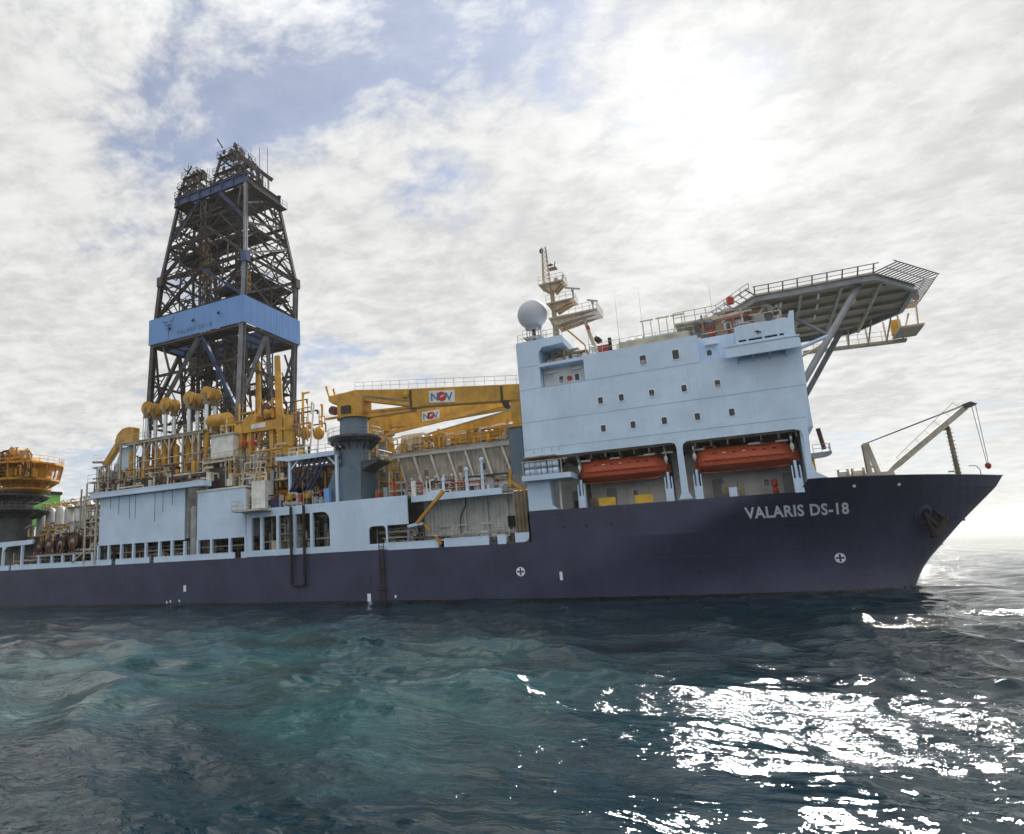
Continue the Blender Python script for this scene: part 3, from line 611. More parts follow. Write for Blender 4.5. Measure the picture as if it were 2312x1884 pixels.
for x, z in ((-11.3, 9.75), (-8.2, 9.95), (-3.5, 9.6), (-0.2, 9.9), (2.3, 10.3)):
    m_ = MB(); m_.box(x-0.5, YB-0.2, z+0.3, x+0.5, YB-0.06, z+0.42); m_.build('light_strip', LAMP, rb)
for x in (-9.7, -0.9, 1.2): window(x, 9.35, 0.2, 0.28, YB-0.06, rb)
for x, w in ((-11.9, 0.45), (-2.6, 0.45), (2.9, 0.45), (-15.2, 0.42)):
    m_ = MB(); m_.prism(rrect(x-w, 8.05, x+w, 10.0, 0.15, 3), YB-0.1, YB-0.062, 'y'); m_.build('door', GREY, rb)
m_ = MB(); m_.prism([(-18.62, 8.1), (-16.35, 8.1), (-15.95, 8.1), (-16.4, 8.5), (-16.46, 10.9), (-18.62, 10.9)], 0.0, 1.6, 'y'); m_.build('raft_deck_column', LBLUE, ship)
m_ = MB(); m_.box(-18.75, -1.0, 10.82, -14.2, 2.6, 11.3); m_.build('raft_deck', LBLUE, ship)
m_ = MB(); m_.box(-18.75, -0.95, 12.55, -14.4, -0.85, 12.62); 
for x in (-18.6, -17.4, -16.2, -15.0): m_.box(x-0.03, -0.95, 11.3, x+0.03, -0.88, 12.6)
m_.build('raft_rack', CREAM, ship)
raft0 = None
rl = {(0, 0): 'light blue liferaft canister, lower row, nearest the crane', (1, 0): 'light blue liferaft canister, lower row, middle', (2, 0): 'light blue liferaft canister, lower row, nearest the orange lifeboat', (0, 1): 'light blue liferaft canister, upper row, nearest the crane', (1, 1): 'light blue liferaft canister, upper row, middle', (2, 1): 'light blue liferaft canister, upper row, nearest the orange lifeboat'}
for i in range(3):
    for j in range(2):
        loc = (-18.0+i*1.08, -0.55, 11.62+j*0.62)
        if raft0 is None:
            raft0 = thing('liferaft_canister', loc, rl[(i, j)], 'liferaft', 'liferaft canisters on the raft deck')
            for s_ in (-1, 1):
                q = MB(); x = loc[0]; q.lathe([(0.10, 0.50), (0.24, 0.47), (0.285, 0.40), (0.285, 0.0)], loc, (s_, 0, 0), n=16); q.build('shell', LBLUE, raft0, smooth=True)
            q = MB(); q.lathe([(0.30, -0.05), (0.30, 0.05)], loc, (1, 0, 0), n=16, cap=False); q.build('strap', GREY, raft0)
            q = MB(); q.box(loc[0]-0.4, loc[1]-0.2, loc[2]-0.33, loc[0]-0.3, loc[1]+0.2, loc[2]-0.2); q.box(loc[0]+0.3, loc[1]-0.2, loc[2]-0.33, loc[0]+0.4, loc[1]+0.2, loc[2]-0.2); q.build('cradle', GREY, raft0, kind='stuff')
        else: copy_tree(raft0, loc, label=rl[(i, j)])
for x in (-17.7, -16.9, -16.0, -15.3):
    m_ = MB(); m_.tube((x, -0.02, 13.45), (x+0.12, -0.35, 13.75), 0.025, n=5); m_.build('davit_hook', GREY, ship)
m_ = MB(); m_.box(-18.5, -0.9, 13.0, -15.5, 0.1, 13.09); m_.build('raft_canopy', CREAM, ship)
for x0, x1 in ((-12.2, -10.75), (-9.1, -7.62)):
    m_ = MB(); m_.box(x0, 0.08, 8.1, x1, 0.13, 8.78); m_.box(x0, 0.06, 8.72, x1, 0.15, 8.80); m_.build('notice_board', YEL2, ship)
m_ = MB(); m_.box(-14.9, 2.5, 8.0, -14.3, 3.2, 8.9); m_.build('winch_box', BLACK, ship)
m_ = MB(); m_.tube((-15.75, 0.8, 8.0), (-15.75, 0.8, 10.8), 0.10, n=8); m_.build('stanchion', WHITE, ship)
m_ = MB(); m_.lathe([(0.5, -.12), (0.5, .12)], (-13.0, 2.5, 8.55), (0, 1, 0), 14); m_.box(-13.4, 2.3, 8.0, -12.6, 3.0, 8.4); m_.build('rope_winch', BROWN, ship)
for x in (-2.0, -0.75):
    m_ = MB(); m_.box(x-0.22, 1.8, 8.0, x+0.22, 2.3, 9.3); m_.build('equipment_cabinet', BROWN, ship)
m_ = MB(); m_.box(-1.7, 1.4, 8.0, -1.1, 2.2, 8.9); m_.build('equipment_cabinet', LBLUE, ship)
m_ = MB(); m_.lathe([(0.2, 0), (0.26, 0.2), (0.16, 0.5), (0.26, 0.7), (0.2, 1.2)], (1.75, 2.6, 8.2), n=10); m_.build('fire_monitor', RED, ship)
# ---- lifeboats and their davits
def make_lifeboat(loc, label):
    t = thing('lifeboat', loc, label, 'lifeboat', 'enclosed lifeboats hanging in the side recess'); L = 4.0
    def sect(xx, prof):
        return [(loc[0]+xx, loc[1]+y, loc[2]+z) for y, z in prof]
    st = np.linspace(-1, 1, 25)
    def hullprof(s):
        w = 1.25*(1-abs(s)**3.4)**0.6 if s > 0 else 1.25*(1-abs(s)**9)**0.6
        w = max(w, 0.03); ks = 0.14*abs(s)**3 + (0.22*max(0, s)**3)
        return [(-0.02, -1.10+ks), (-0.22, -1.04+ks), (-w*0.62, -0.90+ks*0.8), (-w*0.95, -0.60+ks*0.4), (-w, -0.12), (w, -0.12), (w*0.95, -0.60+ks*0.4), (w*0.62, -0.90+ks*0.8), (0.22, -1.04+ks), (0.02, -1.10+ks)], w
    m1 = MB(); m2 = MB(); m3 = MB()
    n1 = 10; rows = []; rows2 = []
    for s in st:
        p_, w = hullprof(float(s)); rows.append(sect(s*L, p_))
        hgt = 0.98*(1-abs(s)**14)**0.5 if s < 0 else 0.98*min(1.0, max(0.05, (1.02-s)/0.30))
        hgt = max(hgt, 0.03)
        rows2.append(sect(s*L*0.985, [(-w*0.98, -0.12), (-w*0.97, -0.02), (-w*0.82, hgt*0.55), (-w*0.60, hgt*0.92), (-w*0.22, hgt), (w*0.22, hgt), (w*0.60, hgt*0.92), (w*0.82, hgt*0.55), (w*0.97, -0.02), (w*0.98, -0.12)]))
    for mbx, rr in ((m1, rows), (m2, rows2)):
        N = len(rr[0]); mbx.v = [v for r_ in rr for v in r_]
        for j in range(len(rr)-1):
            for i in range(N-1): mbx.f.append((j*N+i, j*N+i+1, (j+1)*N+i+1, (j+1)*N+i))
        mbx.f += [tuple(range(N)), tuple(range((len(rr)-1)*N, len(rr)*N))[::-1]]
    m1.build('boat_hull', ORANGE, t, smooth=True); cab = m2.build('canopy', ORANGE, t, smooth=True)
    for i in range(len(st)-1):
        a = rows[i][4]; b = rows[i+1][4]; m3.bar((a[0], a[1]-0.02, a[2]), (b[0], b[1]-0.02, b[2]), 0.08, 0.12)
    m3.build('rubbing_strake', ORANGE, t)
    k_ = MB(); k_.prism([(loc[0]-3.3, loc[2]-1.16), (loc[0]+2.9, loc[2]-1.12), (loc[0]+3.5, loc[2]-0.85), (loc[0]-3.5, loc[2]-0.9)], loc[1]-0.05, loc[1]+0.05, 'y'); k_.build('keel', ORANGE, t)
    c_ = MB(); c_.prism(rrect(loc[0]-3.2, loc[2]+0.6, loc[0]-2.1, loc[2]+1.2, 0.2), loc[1]-0.5, loc[1]+0.5, 'y'); c_.build('conning_cabin', ORANGE, t)
    c_ = MB(); c_.box(loc[0]-2.9, loc[1]-0.515, loc[2]+0.9, loc[0]-2.4, loc[1]-0.5, loc[2]+1.1); c_.build('cabin_window', BLACK, t)
    for x in np.linspace(-2.3, 2.2, 7):
        p_ = MB(); p_.bar((loc[0]+x-0.13, loc[1]-1.10, loc[2]+0.40), (loc[0]+x+0.13, loc[1]-1.10, loc[2]+0.40), 0.10, 0.08); p_.build('canopy_port', MARK if int(x*10) % 3 == 0 else BLACK, t)
    p_ = MB(); p_.box(loc[0]+0.9, loc[1]-1.0, loc[2]+0.68, loc[0]+2.0, loc[1]-0.7, loc[2]+0.74); p_.build('hatch_rail', RUSTM, t)
    g_ = MB()
    for i in range(12):
        x = loc[0]-3.1+i*0.5; g_.path([(x, loc[1]-1.31, loc[2]-0.15), (x+0.25, loc[1]-1.33, loc[2]-0.34), (x+0.5, loc[1]-1.31, loc[2]-0.15)], 0.018, 4)
    g_.build('grab_line', BLACK, t)
    for x in (-3.0, 2.9):
        p_ = MB(); p_.tube((loc[0]+x, loc[1], loc[2]+0.3), (loc[0]+x, loc[1], loc[2]+1.25), 0.06, n=6); p_.build('lifting_hook', GREY, t)
    return t
make_lifeboat((-10.1, 2.2, 11.45), 'orange enclosed lifeboat nearer the crane, beside the liferaft canisters')
make_lifeboat((-0.1, 2.2, 11.45), 'orange enclosed lifeboat nearest the bow, above the white ship name')
def davit(x, label):
    t = thing('lifeboat_davit', (x, 0.8, 8.0), label, 'davit', 'lifeboat davits')
    b = MB(); b.prism([(0.35, 8.0), (1.3, 8.0), (0.9, 9.3), (0.75, 10.2), (0.55, 10.2), (0.5, 9.3)], x-0.32, x-0.24, 'x'); b.prism([(0.35, 8.0), (1.3, 8.0), (0.9, 9.3), (0.75, 10.2), (0.55, 10.2), (0.5, 9.3)], x+0.24, x+0.32, 'x'); b.box(x-0.24, 0.4, 8.05, x+0.24, 1.2, 8.6); b.box(x-0.24, 0.5, 8.9, x+0.24, 0.9, 9.15); b.box(x-0.30, 0.36, 8.0, x+0.30, 0.42, 8.9); b.build('pedestal', LBLUE, t)
    r = MB(); r.tube((x, 0.65, 9.1), (x, 0.75, 10.6), 0.11, n=10); r.build('cylinder', LBLUE, t)
    a = MB(); a.box(x-0.16, 3.6, 8.0, x+0.16, 4.0, 12.6); a.prism([(0.6, 12.5), (4.0, 12.2), (4.0, 12.62), (0.8, 12.82), (0.5, 12.75)], x-0.14, x+0.14, 'x'); a.build('arm', DGREY, t)
    s_ = MB(); s_.lathe([(0.24, -0.07), (0.24, -0.05), (0.19, 0), (0.24, 0.05), (0.24, 0.07)], (x, 0.75, 12.45), (1, 0, 0), 14); s_.build('sheave', WHITE, t)
    f_ = MB(); f_.tube((x, 0.9, 12.3), (x, 1.7, 12.0), 0.03, n=5); f_.tube((x, 0.75, 12.25), (x, 0.75, 11.3), 0.03, n=5); f_.lathe([(0.10, -0.25), (0.16, 0), (0.1, 0.25)], (x, 0.8, 11.75), n=8); f_.build('fall_block', WHITE, t)
davit(-13.75, 'light blue davit beside the liferaft canisters'); davit(-6.25, 'light blue davit left of the slim post between the lifeboats')
davit(-3.95, 'light blue davit right of the slim post between the lifeboats'); davit(3.35, 'light blue davit at the forward end of the recess')
# ------------------------------------------------------------------ helideck
hd = thing('helideck', (7, 12.2, 22.1), 'octagonal helideck raised on struts above the bridge', 'helideck')
OCT = [(2.6, 3.55), (11.4, 3.75), (14.95, 9.0), (14.95, 15.6), (11.4, 20.8), (2.6, 20.8), (-1.0, 15.6), (-1.0, 9.0)]
m_ = MB(); m_.prism(OCT, 25.75, 25.95, 'z'); m_.build('landing_deck', HELI, hd)
m_ = MB()
for (a, b) in zip(OCT, OCT[1:]+OCT[:1]): m_.ibeam((a[0], a[1], 25.48), (b[0], b[1], 25.48), 0.34, 0.56, 0.05)
m_.build('edge_girder', GREY, hd)
for y in (6.6, 9.6, 12.6, 15.6, 18.4):
    xl = 2.6-(3.6 if 9 < y < 16 else 2.0); xr = float(np.interp(y, [3.7, 9, 15.6, 20.8], [11.4, 14.95, 14.95, 11.4]))-0.15
    m_ = MB(); m_.ibeam((xl, y, 25.58), (xr, y, 25.58), 0.2, 0.34, 0.03); m_.build('girder', HELI, hd)
for x in (3.2, 6.1, 9.1, 12.0):
    yl = 3.8 if x < 11.4 else 4.8; m_ = MB(); m_.ibeam((x, yl, 25.42), (x, 20.4, 25.42), 0.24, 0.62, 0.04); m_.build('main_girder', CREAM, hd)
rh = random.Random(4)
for x, y in ((4.6, 6.0), (7.5, 5.5), (7.6, 8.6), (7.6, 12.0), (10.2, 5.6), (4.6, 10.5), (10.5, 9.0)):
    m_ = MB(); m_.box(x-0.08, y-0.8, 25.2, x+0.08, y+0.8, 25.3); m_.build('floodlight', LAMP, hd)
# safety net: outriggers with an outer rail and slats
for ei, (a, b) in enumerate(zip(OCT, OCT[1:]+OCT[:1])):
    A = Vector((a[0], a[1], 0)); B = Vector((b[0], b[1], 0)); dv = (B-A); L = dv.length; dv.normalize(); nv = Vector((dv.y, -dv.x, 0))
    m_ = MB(); nsl = max(5, int(L/0.5)) if ei in (1, 2) else max(6, int(L/1.0))
    for i in range(nsl+1):
        p = A+dv*(L*i/nsl)
        if ei in (1, 2): m_.bar((p.x, p.y, 25.85), (p.x+nv.x*1.75+dv.x*0.35, p.y+nv.y*1.75+dv.y*0.35, 26.2), 0.17, 0.05)
        else: m_.bar((p.x, p.y, 25.85), (p.x+nv.x*0.85, p.y+nv.y*0.85, 26.35), 0.10, 0.06)
    w_ = 1.75 if ei in (1, 2) else 0.85; zt = 26.2 if ei in (1, 2) else 26.35
    ext = 0.7 if ei in (1, 2) else 0.35
    p = A-dv*ext*0.4+nv*w_; q = B+dv*ext+nv*w_
    m_.tube((p.x, p.y, zt), (q.x, q.y, zt), 0.045, n=5); p2 = A+nv*w_*0.5; q2 = B+dv*ext*0.5+nv*w_*0.5; m_.tube((p2.x, p2.y, (zt+25.85)/2), (q2.x, q2.y, (zt+25.85)/2), 0.03, n=5)
    m_.build('safety_net', DERRL, hd)
def strut(p, q, r, m=GREY): s_ = MB(); s_.tube(p, q, r, n=12); s_.build('strut', m, hd, smooth=True)
strut((5.05, 2.0, 17.2), (10.4, 4.6, 25.3), 0.27); strut((5.05, 20.5, 17.2), (10.4, 19.0, 25.3), 0.27)
strut((4.9, 3.2, 20.2), (7.4, 3.1, 20.95), 0.16, LBLUE); strut((7.6, 3.2, 20.9), (5.1, 5.2, 23.9), 0.15, DERRL); strut((5.0, 3.0, 19.4), (7.2, 3.0, 20.4), 0.10, HELI)
for x0, x1, y in ((-2.6, 4.4, 4.2), (-2.6, 4.4, 8.0), (-2.6, 4.4, 20)):
    m_ = MB(); m_.bar((x0-0.6, y, 24.1), (0.6, y, 25.3), 0.22); m_.bar((x0, y, 23.2), (x1, y, 23.2), 0.16); m_.build('support_truss', HELI, hd)
    for x in (-2.2, 0.6, 3.6):
        m_ = MB(); m_.bar((x, y, 22.1), (x, y, 25.3 if x > 0 else 24.3), 0.2); m_.build('support_post', GREY, hd)
    for x in (-2.2, 0.6):
        m_ = MB(); m_.bar((x, y, 22.2), (x+2.8, y, 25.0), 0.13); m_.build('support_brace', HELI, hd)
m_ = MB(); m_.box(-4.2, 2.6, 24.15, -0.6, 8.6, 24.3); m_.build('access_platform', CREAM, hd)
for pts in ([(-4.2, 2.6, 24.3), (-0.6, 2.6, 24.3)], [(-0.6, 2.6, 24.3), (2.2, 3.0, 25.9)]):
    r = MB(); r.rail(pts, 1.0, 0.025, 0.9); r.build('handrail', BROWN, hd)
m_ = MB(); m_.lathe([(0.3, 0), (0.34, 0.5), (0.12, 0.7)], (0.6, 3.0, 25.3), n=10); m_.build('foam_monitor', RED, hd)
m_ = MB(); m_.bar((7.0, 22.2, 24.35), (16.2, 22.2, 24.0), 0.9, 0.25); m_.build('escape_walkway', HELI, hd)
for x in (11.2, 12.9, 14.5, 15.9):
    m_ = MB(); m_.bar((x, 21.9, 24.1), (x-0.1, 19.6 if x < 12 else 17, 25.4), 0.12); m_.bar((x, 21.8, 24.1), (x, 21.8, 26.2), 0.14); m_.build('hanger', HELI, hd)
r = MB(); r.rail([(7.0, 21.8, 24.5), (16.2, 21.8, 24.15)], 1.0, 0.025, 1.0); r.build('handrail', HELI, hd)
m_ = MB(); m_.box(15.0, 17.6, 24.2, 17.0, 21.8, 24.4); m_.box(15.6, 18.0, 26.6, 17.0, 19.6, 26.8); m_.bar((16.6, 18.2, 24.3), (16.9, 18.2, 27.9), 0.14); m_.bar((15.4, 19.6, 24.3), (15.4, 19.6, 26.6), 0.14); m_.build('stair_landing', HELI, hd)
m_ = MB(); m_.box(16.6, 17.9, 27.0, 17.1, 18.3, 27.9); m_.build('foam_monitor', RED, hd)
m_ = MB(); m_.box(14.9, 20.4, 24.4, 15.5, 21.2, 25.9); m_.build('foam_cabinet', YEL, hd)
# ------------------------------------------------------------------ radome and radar mast
rd = thing('satellite_radome', (-17.95, 5, 24.4), 'large pale grey ball radome on a short stand, left of the mast', 'radome')
m_ = MB(); m_.lathe([(0.35, -1.62), (0.8, -1.45)] + [(1.56*math.sin(a), -1.56*math.cos(a)) for a in np.linspace(0.55, math.pi-0.02, 22)], (-17.95, 5, 28.9), n=36); m_.build('dome', RADOME, rd, smooth=True)
m_ = MB(); m_.lathe([(0.86, -1.55), (0.86, -1.25), (0.80, -1.25)], (-17.95, 5, 28.9), n=24); m_.build('collar', GREY, rd)
m_ = MB(); m_.tube((-17.95, 5, 24.4), (-17.95, 5, 27.4), 0.2, n=12); m_.build('pedestal', DGREY, rd)
for dx, dy in ((-.6, -.5), (.6, -.5), (-.6, .5), (.6, .5)):
    m_ = MB(); m_.tube((-17.95+dx*1.1, 5+dy*1.1, 24.4), (-17.95+dx, 5+dy, 27.3), 0.05, n=6); m_.build('leg', GREY, rd)
m_ = MB(); m_.box(-18.9, 4.0, 26.2, -17.0, 6.0, 26.27); m_.build('platform', GREY, rd)
r = MB(); r.rail([(-18.9, 4.0, 26.2), (-17.0, 4.0, 26.2), (-17.0, 6, 26.2)], 0.8, 0.02, 0.8); r.build('handrail', GREY, rd)
ms = thing('radar_mast', (-15.6, 5, 22), 'cream radar mast with three platforms and a lattice top', 'mast')
m_ = MB(); m_.prism([(-15.75, 22.0), (-15.15, 22.0), (-15.42, 27.9), (-15.45, 31.7), (-15.8, 31.7), (-15.85, 27.9), (-15.95, 25.5)], 4.8, 5.2, 'y'); m_.build('mast_column', TAN, ms)
def plat(x0, x1, z, hgt, y0=3.6, y1=6.4, name='platform'):
    m_ = MB(); m_.box(x0, y0, z, x1, y1, z+0.14)
    for yy in (y0+0.3, (y0+y1)/2, y1-0.3): m_.prism([(-15.8, z), (x1-0.15, z), (-15.3, z-hgt)], yy-0.05, yy+0.05, 'y'); m_.bar((x0+0.1, yy, z), (-15.6, yy, z-hgt), 0.1)
    p_ = m_.build(name, TAN, ms)
    r = MB(); r.rail([(x0, y0, z+0.16), (x1, y0, z+0.16), (x1, y1, z+0.16)], 0.75, 0.02, 0.7); r.build('handrail', TAN, p_); return p_
plat(-16.75, -14.2, 31.55, 0.85, 4.0, 6.0); plat(-16.1, -13.35, 29.3, 0.75, 3.9, 6.1); plat(-15.9, -11.05, 27.5, 0.7, 3.4, 6.6)
m_ = MB()
for dx, dy in ((-.35, -.3), (.35, -.3), (.35, .3), (-.35, .3)): m_.tube((-16.1+dx, 5+dy, 31.7), (-16.05+dx*0.55, 5+dy*0.55, 36.1), 0.045, n=5)
zz = np.linspace(31.9, 36.0, 9)
for i in range(8):
    k0 = 1-0.45*i/8
    for (a, b) in (((-1, -1), (1, -1)), ((1, -1), (1, 1)), ((1, 1), (-1, 1)), ((-1, 1), (-1, -1))):
        m_.tube((-16.08+a[0]*.35*k0, 5+a[1]*.3*k0, zz[i]), (-16.08+b[0]*.35*k0, 5+b[1]*.3*k0, zz[i+1]), 0.022, n=4); m_.tube((-16.08+a[0]*.35*k0, 5+a[1]*.3*k0, zz[i]), (-16.08+b[0]*.35*k0, 5+b[1]*.3*k0, zz[i]), 0.022, n=4)
m_.build('lattice_top', TAN, ms)
m_ = MB(); m_.lathe([(0.12, 0), (0.2, 0.1), (0.2, 0.4), (0.1, 0.5)], (-16.35, 5, 35.5), n=10); m_.build('masthead_lamp', DGREY, ms)
m_ = MB(); m_.box(-15.7, 4.6, 33.4, -14.9, 5.4, 33.5); m_.tube((-15.2, 5, 33.5), (-15.0, 5, 34.2), 0.06); m_.lathe([(0.1, 0), (0.28, 0.15), (0.1, 0.3)], (-15.5, 5, 33.8), n=8); m_.build('sensor_arm', BROWN, ms)
m_ = MB(); m_.tube((-14.6, 5, 31.7), (-14.3, 5, 32.5), 0.08); m_.box(-15.3, 4.8, 31.7, -14.9, 5.2, 32.3); m_.build('sensor_head', TAN, ms)
for x, z, L in ((-13.45, 29.4, 0.75), (-11.6, 27.65, 0.5)):
    m_ = MB(); m_.tube((x, 4.6, z), (x, 4.6, z+1.0), 0.07); m_.lathe([(0.14, 0), (0.14, 0.2)], (x, 4.6, z+0.95), n=10); m_.build('radar_pedestal', GREY, ms)
    m_ = MB(); m_.bar((x-L, 4.5, z+1.28+L*0.28), (x+L, 4.7, z+1.28-L*0.28), 0.16, 0.14); m_.build('radar_scanner', GREY, ms)
m_ = MB(); m_.tube((-12.6, 4.4, 27.3), (-11.4, 4.4, 22.1), 0.17, n=10); m_.build('mast_leg', TAN, ms)
m_ = MB(); m_.lathe([(0.19, 0), (0.19, 0.4)], (-12.24, 4.4, 25.9), (-0.22, 0, 0.97), n=10); m_.build('mast_light', RED, ms)
m_ = MB(); m_.bar((-14.9, 5, 27.0), (-12.9, 5, 24.6), 0.16); m_.bar((-12.9, 5, 24.6), (-12.4, 5, 22.1), 0.12); m_.build('mast_brace', YEL, ms)
# ------------------------------------------------------------------ drilling derrick
dk = thing('drilling_derrick', (-69, 14.2, 16.5), 'tall dark steel drilling derrick wrapped by a blue wind wall', 'derrick')
def dcor(z):
    xl = float(np.interp(z, [16.5, 38, 48, 62], [-78.4, -77.3, -76.0, -75.1])); xr = float(np.interp(z, [16.5, 38, 48, 62], [-61.0, -59.9, -59.4, -61.3]))
    yn = float(np.interp(z, [16.5, 48, 62], [8, 8, 10.4])); yf = float(np.interp(z, [16.5, 48, 62], [20.3, 20.1, 18.1]))
    return xl, xr, yn, yf
def dpt(face, s, z):
    """point on a derrick face: s 0..1 across (near/far: left to right, left/right: near to far)"""
    xl, xr, yn, yf = dcor(z)
    return {'near': (xl+(xr-xl)*s, yn, z), 'far': (xl+(xr-xl)*s, yf, z), 'left': (xl, yn+(yf-yn)*s, z), 'right': (xr, yn+(yf-yn)*s, z)}[face]
for fx, s in (('near', 0), ('near', 1), ('far', 0), ('far', 1)):
    for z0, z1, w in ((16.5, 38.2, 0.72), (38.2, 48, 0.64), (48, 62, 0.46)):
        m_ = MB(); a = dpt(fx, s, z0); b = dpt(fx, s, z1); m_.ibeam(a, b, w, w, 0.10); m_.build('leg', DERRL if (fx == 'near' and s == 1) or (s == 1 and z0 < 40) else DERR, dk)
    m_ = MB(); c = dpt(fx, s, 48); m_.box(c[0]-0.5, c[1]-0.5, 46.9, c[0]+0.5, c[1]+0.5, 48.4); m_.build('leg_joint', BEAMB if (fx == 'near' and s == 1) else DERR, dk)
def mem(face, s0, z0, s1, z1, w, m=DERR, nm='brace'):
    m_ = MB(); m_.ibeam(dpt(face, s0, z0), dpt(face, s1, z1), w, w, w*0.16); m_.build(nm, m, dk)
for fc in ('near', 'far'):
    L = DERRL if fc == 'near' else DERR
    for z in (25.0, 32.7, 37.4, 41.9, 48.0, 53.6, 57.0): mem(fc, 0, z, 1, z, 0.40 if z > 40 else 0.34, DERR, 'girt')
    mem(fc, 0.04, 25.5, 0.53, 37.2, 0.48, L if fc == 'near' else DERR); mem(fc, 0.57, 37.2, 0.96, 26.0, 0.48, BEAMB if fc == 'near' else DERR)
    mem(fc, 0.12, 37.2, 0.22, 32.7, 0.26); mem(fc, 0.0, 32.7, 0.20, 29.3, 0.22); mem(fc, 0.84, 29.5, 1.0, 33.0, 0.24)
    mem(fc, 0.03, 17, 0.40, 25.0, 0.4); mem(fc, 0.97, 17, 0.60, 25.0, 0.4)
    mem(fc, 0.02, 42.2, 0.50, 47.9, 0.42); mem(fc, 0.98, 42.2, 0.50, 47.9, 0.42, BEAMB if fc == 'near' else DERR)
    mem(fc, 0.25, 45.0, 0.0, 46.8, 0.2); mem(fc, 0.75, 45.0, 1.0, 46.8, 0.2); mem(fc, 0.25, 45.0, 0.25, 48, 0.2); mem(fc, 0.75, 45, 0.75, 48, 0.2)
    mem(fc, 0.0, 48.2, 0.5, 55.4, 0.42); mem(fc, 1.0, 48.2, 0.5, 55.4, 0.34); mem(fc, 0.0, 54.5, 0.33, 61.2, 0.36, BEAMB if fc == 'near' else DERR); mem(fc, 1.0, 54.5, 0.62, 61.2, 0.40, BEAMB if fc == 'near' else DERR)
    mem(fc, 0.0, 57.2, 0.25, 53.6, 0.18); mem(fc, 0.2, 51.0, 0.0, 53.4, 0.2); mem(fc, 0.8, 51.0, 1.0, 53.4, 0.2); mem(fc, 0.06, 61.5, 0.10, 57.1, 0.2); mem(fc, 0.94, 61.5, 0.9, 57.1, 0.2)
    mem(fc, 0.2, 51.0, 0.2, 48, 0.18); mem(fc, 0.8, 51, 0.8, 48, 0.18)
for fc in ('left', 'right'):
    for z in (25.0, 31.5, 37.4, 41.9, 48.0, 53.6, 57.2): mem(fc, 0, z, 1, z, 0.32, DERR, 'girt')
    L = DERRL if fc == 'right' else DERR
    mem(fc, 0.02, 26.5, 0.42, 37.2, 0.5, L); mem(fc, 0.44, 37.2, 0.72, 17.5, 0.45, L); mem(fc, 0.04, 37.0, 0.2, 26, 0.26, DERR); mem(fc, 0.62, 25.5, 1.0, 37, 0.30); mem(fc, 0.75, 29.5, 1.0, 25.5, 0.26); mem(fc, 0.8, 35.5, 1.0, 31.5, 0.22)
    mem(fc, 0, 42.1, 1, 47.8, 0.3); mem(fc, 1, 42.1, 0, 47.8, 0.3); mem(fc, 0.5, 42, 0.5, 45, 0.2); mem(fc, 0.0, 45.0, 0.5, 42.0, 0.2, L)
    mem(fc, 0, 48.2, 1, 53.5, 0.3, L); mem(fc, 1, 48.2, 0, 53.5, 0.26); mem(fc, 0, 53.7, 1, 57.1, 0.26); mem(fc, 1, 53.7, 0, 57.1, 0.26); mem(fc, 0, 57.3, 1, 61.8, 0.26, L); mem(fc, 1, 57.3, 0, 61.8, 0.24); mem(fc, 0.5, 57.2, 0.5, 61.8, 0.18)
# blue wind wall of vertical panels
XL, XR, YN, YF = -77.85, -59.3, 7.45, 20.9
npan = 10
for i in range(6):
    x0 = XL+(XR-XL)*i/6; x1 = XL+(XR-XL)*(i+1)/6
    m_ = MB(); m_.box(x0+0.015, YN, 37.7, x1-0.015, YN+0.12, 41.7); m_.build('wind_wall_panel', BAND, dk)
    m_ = MB(); m_.box(x0+0.015, YF-0.12, 37.7, x1-0.015, YF, 41.7); m_.build('wind_wall_panel', BAND, dk)
for i in range(9):
    y0 = YN+0.13+(YF-YN-0.26)*i/9; y1 = YN+0.13+(YF-YN-0.26)*(i+1)/9
    for x in (XL, XR-0.12):
        m_ = MB(); m_.box(x, y0+0.02, 37.7, x+0.12, y1-0.02, 41.7)
        for k in range(3): yy = y0+0.2+(y1-y0)*k/3; m_.box(x-0.03, yy, 37.72, x+0.15, yy+0.10, 41.68)
        m_.build('wind_wall_panel', BAND, dk)
m_ = MB(); m_.box(XL+0.2, YN+0.15, 37.4, XR-0.2, YF-0.15, 37.55)
mm = MB()
for x in np.linspace(XL+0.4, XR-0.4, 9): mm.bar((x, YN+0.2, 37.5), (x, YF-0.2, 37.5), 0.16, 0.3)
for y in (YN+0.3, YN+2.6, YF-2.6, YF-0.3): mm.bar((XL+0.3, y, 37.45), (XR-0.3, y, 37.45), 0.2, 0.3)
mm.build('wall_frame', DERR, dk)
m_ = MB(); m_.box(XL+0.3, YN+0.3, 37.62, XR-0.3, YN+3.0, 37.7); m_.build('walkway', DERR, dk)
m_ = MB(); m_.box(XL+0.3, YF-3.0, 37.62, XR-0.3, YF-0.3, 37.7); m_.build('walkway', DERR, dk)
v, f = text_mesh('VALARIS DS-18', 1.0, 0.0, 1.1); wd = max(p[0] for p in v)
m_ = MB(); m_.add([(-72.0+p[0]*6.9/wd, YN-0.015, 38.2+p[1]*0.95) for p in v], f); m_.build('wall_lettering', BEAMB, dk)
em = MB()                                                            # winged emblem
for i, zz in enumerate((40.95, 40.6, 40.25)):
    em.add([(-75.1+i*0.25, YN-0.015, zz), (-73.9, YN-0.015, zz-0.25-i*0.25), (-73.9, YN-0.015, zz-0.45-i*0.3), (-74.9+i*0.25, YN-0.015, zz-0.2)], [(0, 1, 2, 3)])
    em.add([(-72.3-i*0.2, YN-0.015, zz+0.2), (-73.5, YN-0.015, zz-0.25-i*0.25), (-73.5, YN-0.015, zz-0.45-i*0.3), (-72.5-i*0.2, YN-0.015, zz)], [(0, 1, 2, 3)])
